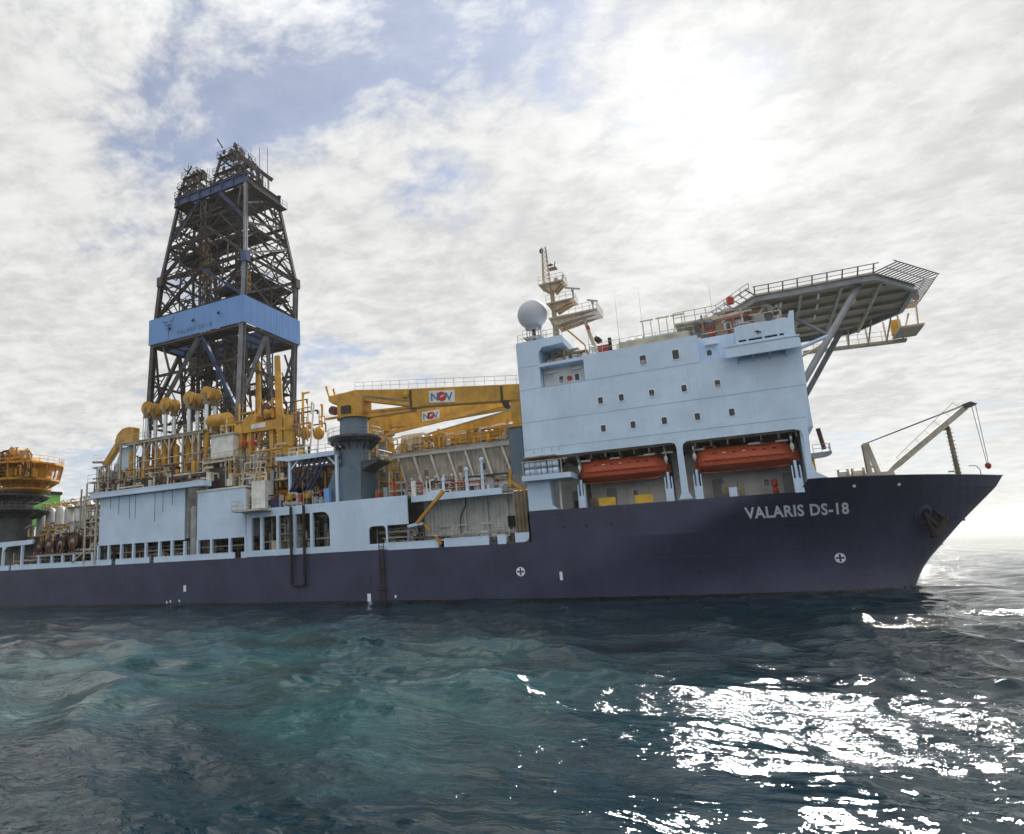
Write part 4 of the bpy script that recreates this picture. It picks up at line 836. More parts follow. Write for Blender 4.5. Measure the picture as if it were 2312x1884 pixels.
em.add([(-73.85, YN-0.016, 40.3), (-73.5, YN-0.016, 40.3), (-73.62, YN-0.016, 37.9), (-73.68, YN-0.016, 37.9)], [(0, 1, 2, 3)]); em.build('wall_emblem', BEAMB, dk)
for x, z in ((-68.4, 39.75), (-63.5, 39.85), (-73.0, 39.4)):
    m_ = MB(); m_.tube((x-0.3, YN-0.02, z+0.3), (x+0.25, YN-0.5, z-0.25), 0.06, n=6); m_.lathe([(0.16, 0), (0.2, 0.25), (0.1, 0.35)], (x-0.1, YN-0.3, z), (0.3, -0.6, -0.7), n=8); m_.build('wall_lamp', BLACK, dk)
# top: deep blue crown beam, water table and two crown frames
xl, xr, yn, yf = dcor(62)
for y in (yn-0.15, yf+0.15):
    m_ = MB(); m_.ibeam((xl-0.7, y, 61.9), (xr+0.5, y, 61.9), 0.6, 1.5, 0.12); m_.build('crown_beam', BEAMB, dk)
    for i in range(7):
        x = xl+(xr-xl)*i/6; m_ = MB(); m_.box(x-0.05, y-0.32, 61.25, x+0.05, y+0.32, 62.55); m_.build('beam_stiffener', BEAMB, dk)
for x in (xl, (xl+xr)/2, xr):
    m_ = MB(); m_.ibeam((x, yn, 61.8), (x, yf, 61.8), 0.5, 1.3, 0.1); m_.build('crown_beam', DERR, dk)
m_ = MB(); m_.box(xl-0.4, yn+0.3, 61.0, xr+0.6, yf-0.2, 61.15); m_.build('crown_platform', DERR, dk)
m_ = MB(); m_.box(xl+0.6, yn-1.6, 60.4, xl+4, yf+1.0, 60.5); m_.build('crown_platform', DERR, dk)
m_ = MB(); m_.box(xr-0.2, yn, 60.2, xr+1.3, yf+0.8, 60.35); m_.build('crown_platform', DERR, dk)
r = MB(); r.rail([(xr+1.3, yn, 60.3), (xr+1.3, yf+0.8, 60.3)], 1.1, 0.04, 1.2); r.build('handrail', DERR, dk)
def crown(x0, x1, zt, seed, lean):
    rnd = random.Random(seed); y0, y1 = 11.4, 17.2; xt0 = x0+lean*0.9; xt1 = x1-lean*1.6
    for (a, b) in (((x0, y0), (xt0, y0+1)), ((x1, y0), (xt1, y0+1)), ((x0, y1), (xt0, y1-1)), ((x1, y1), (xt1, y1-1))):
        m_ = MB(); m_.ibeam((a[0], a[1], 62.6), (b[0], b[1], zt), 0.34, 0.34, 0.06); m_.build('crown_post', DERR, dk)
    for z in (63.9, 65.6, 67.5 if seed == 1 else 68.6):
        k = (z-62.6)/(zt-62.6); a0 = x0+(xt0-x0)*k; a1 = x1+(xt1-x1)*k; m_ = MB()
        m_.box(a0-0.4, y0+k-0.4, z-0.08, a1+0.4, y0+k+0.35, z); m_.box(a0-0.4, y1-k-0.35, z-0.08, a1+0.4, y1-k+0.4, z)
        m_.bar((a0, y0+k, z), (a0, y1-k, z), 0.25); m_.bar((a1, y0+k, z), (a1, y1-k, z), 0.25); m_.bar((a0, y0+k, z-1.3), (a1, y0+k, z), 0.16); m_.bar((a1, y0+k, z-1.3), (a0, y0+k, z), 0.16); m_.build('crown_deck', DERR, dk)
        r = MB(); r.rail([(a0-0.4, y1-k, z), (a0-0.4, y0+k-0.4, z), (a1+0.4, y0+k-0.4, z), (a1+0.4, y1-k, z)], 1.0, 0.045, 0.8); r.build('handrail', DERR, dk)
    for i in range(5):
        x = (xt0+xt1)/2-1.1+i*0.5; m_ = MB(); m_.lathe([(0.85, -0.12), (0.85, -0.06), (0.7, 0), (0.85, 0.06), (0.85, 0.12)], (x, 14.2, zt+0.6), (1, 0, 0), 18); m_.build('crown_sheave', RUSTM if i % 2 else DERR, dk)
    m_ = MB()
    for i in range(60):
        z = rnd.uniform(62.8, zt+0.6); k = (z-62.6)/(zt-62.6); x = rnd.uniform(x0+(xt0-x0)*k-0.5, x1+(xt1-x1)*k+0.5); y = rnd.uniform(y0, y1)
        if rnd.random() < 0.25: m_.lathe([(rnd.uniform(0.2, 0.5), -0.12), (0.4, 0.12)], (x, y, z), (rnd.uniform(-1, 1), 1, 0), 10)
        else: m_.bar((x, y, z), (x+rnd.uniform(-1, 1), y+rnd.uniform(-1, 1), z+rnd.uniform(0.4, 1.9)), rnd.uniform(0.06, 0.24))
    m_.build('crown_machinery', SOOT, dk, kind='stuff')
    for i in range(3): x = rnd.uniform(xt0, xt1); w_ = MB(); w_.tube((x, 14+i, zt), (x, 14+i, zt+rnd.uniform(2, 3)), 0.04, n=4); w_.build('aerial', DERR, dk)
crown(-77.0, -71.2, 68.0, 1, 1.4); crown(-69.2, -62.8, 69.2, 2, 1.3)
m_ = MB(); m_.bar((-66.2, 12.5, 69.6), (-60.4, 13.0, 64.0), 0.5, 0.6); m_.bar((-66.2, 15.5, 69.6), (-60.4, 15.5, 64.0), 0.5, 0.6)
for k in np.linspace(0.1, 0.9, 5): x = -66.2+5.8*k; z = 69.6-5.6*k; m_.bar((x, 12.5, z), (x, 12.5, 62.5), 0.12); m_.bar((x, 15.5, z), (x, 15.5, 62.5), 0.12)
m_.build('crown_boom', DERR, dk)
for x, y in ((-63.2, 16.0), (-62.4, 17.0)):
    w_ = MB(); w_.tube((x, y, 62.5), (x, y, 71), 0.05, n=5); w_.build('aerial', DERR, dk)
# inside: guide rails, top drives, racking boards, standing pipes and platforms
for x in (-74.3, -72.9, -65.4, -63.8):
    m_ = MB(); m_.ibeam((x, 13, 17), (x, 13, 61), 0.30, 0.35, 0.05); m_.build('guide_rail', DERR, dk)
for x, z in ((-71.7, 51.2), (-64.6, 33.5)):
    m_ = MB(); m_.box(x-0.7, 12.4, z, x+0.7, 13.6, z+2.2); m_.lathe([(0.7, -0.25), (0.7, 0.25)], (x, 13, z+3.0), (0, 1, 0), 14); m_.tube((x, 13, z-1.6), (x, 13, z), 0.35, n=10); m_.box(x-1.0, 12.6, z-2.3, x+1.0, 13.4, z-1.6); m_.build('top_drive', YEL if z > 40 else BROWN, dk)
m_ = MB()
for i in range(9): m_.tube((-73.9+i*0.13, 13.2, 55), (-73.9+i*0.13, 13.2, 61), 0.03, n=4)
m_.build('drill_line', DERR, dk)
def lattice_mast(x0, x1, y0, y1, z0, z1, w, step, m, nm):
    m_ = MB()
    for x in (x0, x1):
        for y in (y0, y1): m_.bar((x, y, z0), (x, y, z1), w)
    z = z0; k = 0
    while z < z1-0.1:
        ze = min(z+step, z1); a, b = (x0, x1) if k % 2 else (x1, x0); c, d = (y0, y1) if k % 2 else (y1, y0)
        for y in (y0, y1): m_.bar((a, y, z), (b, y, ze), w*0.55); m_.bar((x0, y, ze), (x1, y, ze), w*0.6)
        for x in (x0, x1): m_.bar((x, c, z), (x, d, ze), w*0.55)
        z = ze; k += 1
    m_.build(nm, m, dk)
lattice_mast(-67.8, -66.3, 11.5, 13.2, 17, 36.9, 0.24, 1.5, DERR, 'pipe_racker'); lattice_mast(-65.6, -64.6, 10.0, 11.0, 17, 30.5, 0.18, 1.1, SOOT, 'pipe_racker')
lattice_mast(-73.4, -70.9, 10.6, 12.6, 26, 36.8, 0.2, 1.3, SOOT, 'hoist_cage'); lattice_mast(-62.6, -61.6, 15.5, 16.8, 17, 46, 0.16, 1.2, DERR, 'ladder_cage'); lattice_mast(-76.6, -75.8, 17.5, 18.6, 17, 58, 0.15, 1.1, DERR, 'ladder_cage')
lattice_mast(-69.6, -68.6, 9.6, 10.6, 42, 60, 0.15, 1.2, DERR, 'ladder_cage'); lattice_mast(-64.9, -64.0, 12.2, 13.0, 42, 61, 0.13, 1.0, SOOT, 'guide_dolly')
m_ = MB(); m_.box(-72.9, 10.9, 33.0, -71.3, 12.4, 35.6); m_.build('hoist_cabin', BROWN, dk)
# light secondary bracing between the main members
rs_ = random.Random(31)
for fc in ('near', 'far', 'left', 'right'):
    for z0, z1 in ((25.2, 28.8), (28.8, 32.6), (42.1, 45.0), (45.0, 47.8), (48.3, 50.9), (50.9, 53.4), (53.8, 56.8), (57.3, 61.0)):
        n_ = 6 if fc in ('near', 'far') else 4
        if fc in ('near', 'far') and z0 < 40: rng_ = (0, n_-1)
        else: rng_ = range(n_)
        for i in rng_:
            a, b = i/n_, (i+1)/n_
            if (i+int(z0)) % 2: a, b = b, a
            mem(fc, a, z0, b, z1, 0.13)
        mem(fc, 0, (z0+z1)/2 if z0 > 40 else z1, 1 if z0 > 40 else 0.16, (z0+z1)/2 if z0 > 40 else z1, 0.14)
m_ = MB()
rr_ = random.Random(9)
for i in range(26): m_.tube((-69.8+(i % 9)*0.22, 15+(i//9)*0.4, 17), (-69.8+(i % 9)*0.22, 15+(i//9)*0.4, 44), 0.07, n=5)
m_.build('standing_pipe', SOOT, dk, kind='stuff')
for z, x0, x1, y0, y1 in ((44.6, -67, -60.2, 9, 19.4), (46.2, -64, -59.8, 10, 19.6), (52.0, -75.5, -71, 9.5, 18), (55.2, -75, -62.5, 13.5, 18), (34.6, -77.2, -72, 15, 19.8), (29.6, -65, -60.5, 14, 19.8), (58.6, -75, -66, 10.3, 17.8)):
    m_ = MB(); m_.box(x0, y0, z, x1, y1, z+0.12)
    for y in np.arange(y0, y1, 0.9): m_.bar((x0, y, z-0.12), (x1, y, z-0.12), 0.1, 0.2)
    m_.build('racking_board', DERR, dk)
    r = MB(); r.rail([(x0, y1, z), (x0, y0, z), (x1, y0, z), (x1, y1, z)], 1.1, 0.045, 1.2); r.build('handrail', DERR, dk)
for i, (z0, z1) in enumerate(((38, 44.6), (48.5, 52), (52, 55.2), (55.2, 58.6), (25, 30), (30, 34.6))):
    m_ = MB(); x0 = -75.3+0.3*i; a = (x0, 9.3, z0); b = (x0+3.2, 9.3, z1); m_.bar(a, b, 0.08, 0.25); m_.bar((a[0], 10.0, a[2]), (b[0], 10.0, b[2]), 0.08, 0.25)
    for k in range(12): t = k/12; m_.box(a[0]+3.2*t-0.1, 9.3, z0+(z1-z0)*t, a[0]+3.2*t+0.15, 10.0, z0+(z1-z0)*t+0.04)
    m_.build('stair_flight', DERR, dk)
m_ = MB()
for i in range(110):
    x = rr_.uniform(-75.5, -61.5); z = rr_.uniform(26, 58); y = rr_.uniform(10, 18)
    if 37 < z < 41: continue
    if rr_.random() < 0.5: m_.tube((x, y, z), (x, y, z+rr_.uniform(1.5, 5)), rr_.uniform(0.05, 0.13), n=5)
    else: m_.bar((x, y, z), (min(-61, x+rr_.uniform(1, 4)), y, z+rr_.uniform(-1, 1)), rr_.uniform(0.08, 0.2))
m_.build('derrick_pipework', SOOT, dk, kind='stuff')
m_ = MB(); m_.tube((-60.6, 12.2, 20), (-60.6, 12.2, 33), 0.55, 0.38, n=14); m_.build('standpipe_column', YEL, dk, smooth=True)
m_ = MB(); m_.lathe([(0.45, 0), (0.45, 3.2)], (-60.6, 10.0, 43.2), n=12); m_.build('hydraulic_unit', YEL, dk)
# ------------------------------------------------------------------ cranes
def sign(parent, x0, x1, z0, z1, y, frame=None):
    """white sign board with blue lettering and a red ball in the middle letter's place"""
    P = frame or (lambda u, w, d: (u, y-d, w))
    w_ = x1-x0; hh = z1-z0
    m_ = MB(); m_.add([P(x0, z0, 0.0), P(x1, z0, 0.0), P(x1, z1, 0.0), P(x0, z1, 0.0), P(x0, z0, 0.06), P(x1, z0, 0.06), P(x1, z1, 0.06), P(x0, z1, 0.06)], [(0, 1, 2, 3), (4, 5, 6, 7), (0, 1, 5, 4), (1, 2, 6, 5), (2, 3, 7, 6), (3, 0, 4, 7)]); sb = m_.build('sign_board', WHITE, parent)
    for ch, c in (('N', 0.22), ('V', 0.78)):
        v, f = text_mesh(ch, 1.0, 0.03); a = min(p[0] for p in v); b = max(p[0] for p in v)
        m_ = MB(); m_.add([P(x0+w_*c+(p[0]-(a+b)/2)*hh*0.95, z0+hh*0.17+p[1]*hh*0.92, 0.07) for p in v], f); m_.build('sign_letter', SIGNB, parent)
    vs = [(x0+w_*0.5+0.40*hh*math.cos(t), z0+hh*0.5+0.40*hh*math.sin(t)) for t in np.linspace(0, 2*math.pi, 20, endpoint=False)]
    m_ = MB(); m_.add([P(a, b, 0.07) for a, b in vs], [tuple(range(20))]); m_.build('sign_ball', RED, parent)
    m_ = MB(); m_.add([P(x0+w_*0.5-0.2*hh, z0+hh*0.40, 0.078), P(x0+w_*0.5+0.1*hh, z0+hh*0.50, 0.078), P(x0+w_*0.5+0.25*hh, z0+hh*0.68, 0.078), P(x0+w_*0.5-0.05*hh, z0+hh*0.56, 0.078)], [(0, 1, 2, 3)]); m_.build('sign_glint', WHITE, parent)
SIGNB = mat('sign_blue', (0.06, 0.22, 0.42), 0.5, var=0.05)
def pedestal(t, x, y, prof, ring, m=PED):
    m_ = MB(); m_.lathe(prof, (x, y, 0), n=28); m_.build('pedestal', m, t, smooth=True)
    for (rr, z, th) in ring:
        m_ = MB(); m_.lathe([(prof[-1][0]+0.02, z), (rr-0.5, z-0.05), (rr, z+th*0.55), (rr, z+th), (prof[-1][0]+0.02, z+th)], (x, y, 0), n=28); m_.build('ring_platform', DGREY if m is PED else m, t)
        for k in range(14):
            a = 2*math.pi*k/14; m_ = MB(); c, s_ = math.cos(a), math.sin(a); r0 = prof[-1][0]
            m_.bar((x+c*r0, y+s_*r0, z-0.9), (x+c*(rr-0.35), y+s_*(rr-0.35), z), 0.06, 0.3); m_.build('platform_bracket', DGREY, t)
        r = MB(); pts = [(x+rr*math.cos(2*math.pi*k/20), y+rr*math.sin(2*math.pi*k/20), z+th) for k in range(21)]; r.rail(pts, 0.9, 0.022, 1.0); r.build('handrail', GREY, t)
def lathe_rect(m_, x, y, prof):  # square-section flared foot
    for (a, b) in zip(prof[:-1], prof[1:]):
        (r0, z0), (r1, z1) = a, b
        v = [(x-r0[0], y-1.7, z0), (x+r0[1], y-1.7, z0), (x+r0[1], y+1.7, z0), (x-r0[0], y+1.7, z0), (x-r1[0], y-1.7, z1), (x+r1[1], y-1.7, z1), (x+r1[1], y+1.7, z1), (x-r1[0], y+1.7, z1)]
        m_.add(v, [(0,3,2,1),(4,5,6,7),(0,1,5,4),(1,2,6,5),(2,3,7,6),(3,0,4,7)])
c1 = thing('pedestal_crane', (-39.2, 3.0, 10.6), 'near yellow knuckle boom crane with a sign on its boom, on a slate pedestal', 'crane', 'yellow pedestal cranes')
pedestal(c1, -39.2, 3.0, [(1.72, 14.4), (1.68, 17), (1.62, 20.3)], [(3.1, 17.5, 0.5)])
m_ = MB(); lathe_rect(m_, -39.2, 3.0, [((3.6, 1.55), 10.6), ((1.7, 1.65), 14.6)]); m_.build('pedestal_foot', PED, c1)
m_ = MB(); m_.prism([(-35.6, 15.0), (-37.6, 15.0), (-37.6, 13.9), (-36.9, 14.4), (-35.6, 14.8)], 1.6, 4.4, 'y'); m_.box(-37.6, 1.5, 14.95, -35.3, 4.5, 15.05); m_.build('side_landing', DGREY, c1)
r = MB(); r.rail([(-37.4, 1.5, 15.05), (-35.3, 1.5, 15.05), (-35.3, 4.5, 15.05)], 1.0, 0.03); r.build('handrail', GREY, c1)
m_ = MB(); m_.lathe([(1.95, 20.2), (1.95, 20.5), (1.7, 20.55)], (-39.2, 3, 0), n=28); m_.box(-42.2, 1.4, 20.35, -38, 2.0, 20.5); m_.build('slew_ring', YEL, c1)
m_ = MB(); m_.prism([(-40.75, 20.5), (-37.5, 20.5), (-37.4, 22.4), (-38.6, 23.25), (-40.75, 23.2)], 1.9, 4.1, 'y'); m_.prism([(-40.7, 22.1), (-40.7, 23.15), (-41.95, 23.2), (-41.95, 22.6), (-41.5, 22.2)], 2.0, 4.0, 'y'); m_.prism([(-41.9, 22.7), (-41.9, 23.2), (-42.2, 24.5), (-42.45, 24.4)], 2.1, 2.4, 'y'); m_.prism([(-41.9, 22.7), (-41.9, 23.2), (-42.2, 24.5), (-42.45, 24.4)], 3.6, 3.9, 'y'); hs = m_.build('slew_house', YEL, c1)
m_ = MB(); m_.box(-40.0, 1.5, 20.7, -38.9, 1.9, 21.6); m_.build('machinery_cover', SOOT, c1)
m_ = MB(); m_.lathe([(0.5, -.35), (0.5, .35)], (-41.4, 2.2, 21.4), (0, 1, 0), 14); m_.build('winch_drum', RUSTM, c1)
# box boom, running forward and slightly inboard to its rest beside the block
BA = Vector((-38.6, 2.9, 0)); BB = Vector((-18.95, 4.7, 0)); bu = (BB-BA).normalized(); bn__ = Vector((-bu.y, bu.x, 0))
def bp(s, z, d): p = BA+(BB-BA)*s; return (p.x+bn__.x*d, p.y+bn__.y*d, z)
def boom(t, prof, w, m=YEL, f=bp, nm='boom'):
    m_ = MB(); n = len(prof); vs = [f(s, zt, d) for d in (-w, w) for s, zt in prof]
    m_.add(vs, [tuple(range(n)), tuple(range(n, 2*n))[::-1]] + [(i, i+n, (i+1) % n+n, (i+1) % n) for i in range(n)]); return m_.build(nm, m, t)
boom(c1, [(-0.06, 22.6), (0.33, 20.75), (0.335, 20.45), (0.42, 20.5), (1.0, 19.75), (1.0, 21.35), (0.28, 22.75), (0.0, 23.45), (-0.06, 23.3)], 0.62)
boom(c1, [(0.0, 22.95), (0.33, 21.35), (0.335, 21.2), (-0.02, 22.75)], 0.66, BROWN, nm='boom_web')
boom(c1, [(0.03, 20.95), (0.345, 20.75), (0.345, 20.5), (0.03, 20.65)], 0.35, YEL, nm='jib_link')
boom(c1, [(0.03, 20.45), (0.36, 20.45), (0.36, 20.15), (0.03, 20.1)], 0.35, YEL, nm='jib_link')
for s in (0.345, 0.86):
    m_ = MB(); zt = 22.6-(s-0.3)*1.9; a = bp(s, 20.3 if s < 0.5 else 19.6, -0.68); b = bp(s, zt-0.1, -0.68); m_.bar(a, b, 0.24, 0.06); m_.build('boom_strap', SOOT, c1)
m_ = MB(); a = bp(0.875, 19.5, 0); m_.lathe([(0.32, -0.5), (0.32, 0.5)], a, (bn__.x, bn__.y, 0), 14); m_.build('boom_sheave', SOOT, c1)
r = MB(); r.rail([bp(s, 23.45-(s)*2.1 if s > 0.02 else 23.4, -0.5) for s in (0.0, 0.28, 0.6, 1.0)], 0.95, 0.02, 1.1); r.build('handrail', GREY, c1)
m_ = MB(); a = bp(0.315, 22.2, -0.66); m_.lathe([(0.3, 0), (0.42, 0.35), (0.1, 0.5), (0.06, 0.8)], (a[0], a[1], a[2]-0.5), n=12); m_.build('boom_lamp', YEL2, c1)
# sign on the boom face, following the boom's slope
SX0, SX1 = 0.455, 0.603; LW = (BB-BA).length
def bframe(u, w, d): s = SX0+u/LW; return bp(s, w-(s-SX0)*2.0, -0.63-d)
sign(c1, 0, (SX1-SX0)*LW, 20.72, 22.05, 0, frame=bframe)
c2 = thing('pedestal_crane', (-48.8, 24.5, 10.6), 'yellow crane with a sign on its boom, farther off behind the near crane', 'crane', 'yellow pedestal cranes')
pedestal(c2, -48.8, 24.5, [(1.8, 10.6), (1.7, 17), (1.62, 21)], [(3.0, 17.5, 0.5)])
m_ = MB(); m_.box(-50.4, 23.0, 21.0, -46.4, 26.0, 24.9); m_.box(-47.0, 22.8, 22.6, -45.6, 24.0, 24.6); m_.build('slew_house', YEL, c2)
m_ = MB(); m_.prism([(-48.5, 23.2), (-40, 23.1), (-22, 23.6), (-22, 24.6), (-42, 25.35), (-48.5, 25.6)], 23.9, 25.1, 'y'); m_.build('boom', YEL, c2)
m_ = MB(); m_.prism([(-46.5, 22.0), (-26, 23.9), (-26, 24.4), (-46.5, 22.6)], 23.4, 23.8, 'y'); m_.build('luffing_cylinder', YEL, c2)
sign(c2, -40.3, -37.6, 23.35, 24.75, 23.9)
c3 = thing('knuckle_crane', (-36.5, 14.0, 12.0), 'low inclined yellow boom with a grey top resting amidships over the pipe deck', 'crane', 'yellow pedestal cranes')
def kb(a, b, w, h0, h1, m, nm):
    m_ = MB(); m_.prism([(a[0], a[1]-h0/2), (b[0], b[1]-h1/2), (b[0], b[1]+h1/2), (a[0], a[1]+h0/2)], 14-w/2, 14+w/2, 'y'); return m_.build(nm, m, c3)
kb((-35.2, 18.95), (-20.5, 20.6), 1.0, 0.75, 1.35, YEL, 'boom'); kb((-35.0, 19.42), (-20.5, 21.38), 1.1, 0.12, 0.16, GREY, 'boom_cable_tray')
m_ = MB(); m_.lathe([(0.9, -0.6), (0.9, 0.6)], (-35.8, 14, 18.6), (0, 1, 0), 16); m_.box(-36.6, 13.2, 12.5, -35.2, 14.8, 18.2); m_.build('crane_base', YEL, c3)
m_ = MB(); m_.tube((-34.8, 13.5, 17.2), (-28, 13.5, 19.1), 0.2, n=10); m_.build('luffing_cylinder', DGREY, c3)
c4 = thing('pedestal_crane', (-102.0, 3.0, 9.3), 'rust stained orange yellow crane house on a dark pedestal at the left edge', 'crane', 'yellow pedestal cranes')
pedestal(c4, -102.0, 3.0, [(3.2, 9.3), (3.1, 12.2), (3.0, 17.4)], [(5.6, 13.9, 0.4), (5.4, 16.1, 0.4)], DGREY)
YOR = mat('orange_yellow_paint', (0.60, 0.285, 0.025), 0.5, var=0.2, scale=1.2, streak=0.35, rust=0.4)
CX, CY_ = -99.6, 3.4
def ringdeck(r, z, th, nm='ring_deck'):
    m_ = MB(); m_.lathe([(r*0.55, z-0.5), (r-0.4, z-0.15), (r, z), (r, z+th), (r-0.15, z+th), (r*0.5, z+th)], (CX, CY_, 0), n=14); m_.build(nm, YOR, c4)
    rl_ = MB(); pts = [(CX+r*0.98*math.cos(2*math.pi*k/14), CY_+r*0.98*math.sin(2*math.pi*k/14), z+th) for k in range(15)]; rl_.rail(pts, 1.0, 0.035, 1.3); rl_.build('handrail', YOR, c4)
ringdeck(3.9, 17.2, 0.25); ringdeck(5.0, 18.5, 0.3); ringdeck(5.5, 20.9, 0.25)
m_ = MB(); m_.lathe([(2.8, 17.0), (3.1, 18.5), (3.7, 18.8), (3.9, 20.9), (3.3, 21.6), (2.0, 22.2)], (CX, CY_, 0), n=18); m_.build('machinery_house', YOR, c4)
for k in range(18):
    a = 2*math.pi*k/18; c_, s_ = math.cos(a), math.sin(a); m_ = MB(); m_.bar((CX+c_*4.85, CY_+s_*4.85, 18.7), (CX+c_*5.3, CY_+s_*5.3, 20.95), 0.16); m_.bar((CX+c_*3.1, CY_+s_*3.1, 17.4), (CX+c_*4.7, CY_+s_*4.7, 18.5), 0.16); m_.build('turret_frame', YOR, c4)
for k in range(7):
    a = -2.7+k*0.36; m_ = MB(); x = CX+3.95*math.cos(a); y = CY_+3.95*math.sin(a); m_.box(x-0.5, y-0.25, 19.1, x+0.5, y+0.25, 20.3); m_.build('machinery_cover', (SOOT, RUSTM, YOR)[k % 3], c4)
m_ = MB(); m_.lathe([(1.4, -1.2), (1.4, -1.05), (1.1, -1.0), (1.1, 1.0), (1.4, 1.05), (1.4, 1.2)], (CX+0.6, CY_-1.6, 22.4), (0.2, 1, 0), 18); m_.build('winch_drum', YOR, c4)
m_ = MB(); m_.lathe([(0.7, -1.2), (0.7, 1.2)], (CX+2.2, CY_-2.0, 22.3), (1, 0, 0), 16); m_.build('air_tank', GREY, c4)
for x, hh in ((CX-3.5, 2.2), (CX-1.9, 1.6), (CX+0.9, 2.4), (CX+2.6, 1.7), (CX+3.9, 1.3)):
    m_ = MB(); m_.bar((x, CY_-2.5, 21.1), (x+0.5, CY_-2.5, 21.1+hh), 0.18); m_.bar((x+1.2, CY_-2.5, 21.1), (x+0.5, CY_-2.5, 21.1+hh), 0.18); m_.bar((x-0.2, CY_-2.8, 21.1+hh), (x+1.3, CY_-2.8, 21.1+hh), 0.12); m_.build('hoist_frame', YOR, c4)
clutter(CX-5, CX+4.6, CY_-4.4, CY_-2, 18.8, 23.0, 80, 41, c4, [YOR, RUSTM, YEL, SOOT], vert=0.4, rmax=0.14)
m_ = MB(); m_.prism([(-104, 21.6), (-135, 24), (-135, 25), (-104, 23.2)], 4.4, 6.0, 'y'); m_.build('boom', YOR, c4)
# ------------------------------------------------------------------ drill floor and machinery amidships
m_ = MB(); m_.box(-80.5, 3.0, 16.0, -52, 26, 16.5); m_.build('drill_floor', DERR, ship)
for x in np.linspace(-79.5, -53, 10):
    for y in (3.4, 12, 25):
        m_ = MB(); m_.ibeam((x, y, 14.4), (x, y, 16.0), 0.35, 0.35, 0.05); m_.build('floor_post', CREAM, ship)
clutter(-81, -58.6, 0.6, 3.2, 14.8, 16.6, 90, 11, ship, [SOOT, BROWN, CREAM, RUSTM], vert=0.3)
clutter(-79.5, -53, 5.0, 7.8, 16.5, 20.5, 110, 12, ship, [SOOT, BROWN, CREAM, GREY, YEL], vert=0.55, rmax=0.22)
clutter(-57.5, -47, 1.5, 7.5, 13.2, 18.5, 120, 13, ship, [CREAM, SOOT, GREY, BROWN, YEL, WHITE], vert=0.5, rmax=0.16)
clutter(-47, -41.5, 1.6, 6.0, 10.6, 15.0, 90, 14, ship, [SOOT, CREAM, BROWN, YEL], vert=0.4, rmax=0.16)
clutter(-53, -42, 0.5, 2.5, 10.6, 12.2, 60, 15, ship, [SOOT, CREAM, GREY, RED], vert=0.35, rmax=0.12)
clutter(-36.5, -19.5, 1.8, 7.0, 10.6, 12.3, 110, 16, ship, [CREAM, GREY, WHITE, RED, BROWN, SOOT], vert=0.35, rmax=0.10)
clutter(-38, -35.8, 4.5, 8.0, 10.6, 15.5, 45, 17, ship, [CREAM, YEL, BROWN], vert=0.6, rmax=0.16)
clutter(-37, -21, 9.5, 13, 16.6, 18.4, 90, 18, ship, [YEL, CREAM, BROWN, YEL], vert=0.35, rmax=0.16)
clutter(-47.5, -38.5, 8, 13, 16.5, 19.5, 60, 19, ship, [YEL, CREAM, BROWN, YEL], vert=0.5, rmax=0.2)
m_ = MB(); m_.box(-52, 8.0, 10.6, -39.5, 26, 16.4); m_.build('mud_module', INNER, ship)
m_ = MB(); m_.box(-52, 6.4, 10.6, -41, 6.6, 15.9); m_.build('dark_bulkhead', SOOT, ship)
clutter(-63, -48.5, 4.5, 8.0, 17.0, 23.5, 130, 31, ship, [YEL, YEL2, BROWN, RUSTM, CREAM], vert=0.5, rmax=0.15)
clutter(-63, -49, 7.5, 12.0, 21.0, 26.0, 60, 32, ship, [YEL, SOOT, RUSTM, YEL2], vert=0.5, rmax=0.16)
clutter(-58, -47.5, 1.2, 4.0, 14.0, 17.5, 80, 33, ship, [CREAM, YEL, WHITE, GREY], vert=0.5, rmax=0.10)
clutter(-80, -60, 3.6, 5.0, 16.6, 18.4, 90, 34, ship, [YEL, BROWN, CREAM, RUSTM], vert=0.4, rmax=0.12)
clutter(-38, -20, 8.0, 9.0, 16.6, 18.2, 80, 35, ship, [YEL, YEL2, CREAM], vert=0.4, rmax=0.10)
# riser tensioner bank: frame, then one thing per tensioner
tf = thing('tensioner_frame', (-72, 4.6, 14.8), 'cream braced steel frame in front of the riser tensioners', 'steel frame')
XP = (-79.4, -76.52, -74.52, -72.28, -69.76, -67.24, -65.42, -64.33)
for x in XP:
    m_ = MB(); m_.ibeam((x, 4.4, 14.8), (x, 4.4, 22.0), 0.26, 0.26, 0.05); m_.build('post', CREAM, tf)
m_ = MB(); m_.ibeam((-80.0, 4.4, 22.15), (-63.6, 4.4, 22.15), 0.34, 0.36, 0.05); m_.build('top_beam', CREAM, tf)
m_ = MB(); m_.tube((-77.0, 4.2, 19.3), (-63.6, 4.2, 19.3), 0.07, n=6); m_.build('mid_rail', CREAM, tf)
m_ = MB(); m_.tube((-79.6, 4.2, 16.9), (-72.3, 4.2, 16.9), 0.07, n=6); m_.build('mid_rail', CREAM, tf)
for a, b in zip(XP[1:-1], XP[2:]):
    c = (a+b)/2
    for x, xe in ((a, a+(b-a)*0.42), (b, b-(b-a)*0.42)):
        m_ = MB(); m_.bar((x, 4.4, 20.3), (xe, 4.4, 21.95), 0.12); m_.build('knee_brace', CREAM, tf)
m_ = MB(); m_.box(-80.2, 4.2, 22.33, -63.4, 7.2, 22.4); m_.build('top_walkway', CREAM, tf)
r = MB(); r.rail([(-80.2, 4.25, 22.4), (-63.4, 4.25, 22.4)], 1.0, 0.03, 1.1); r.build('handrail', CREAM, tf)
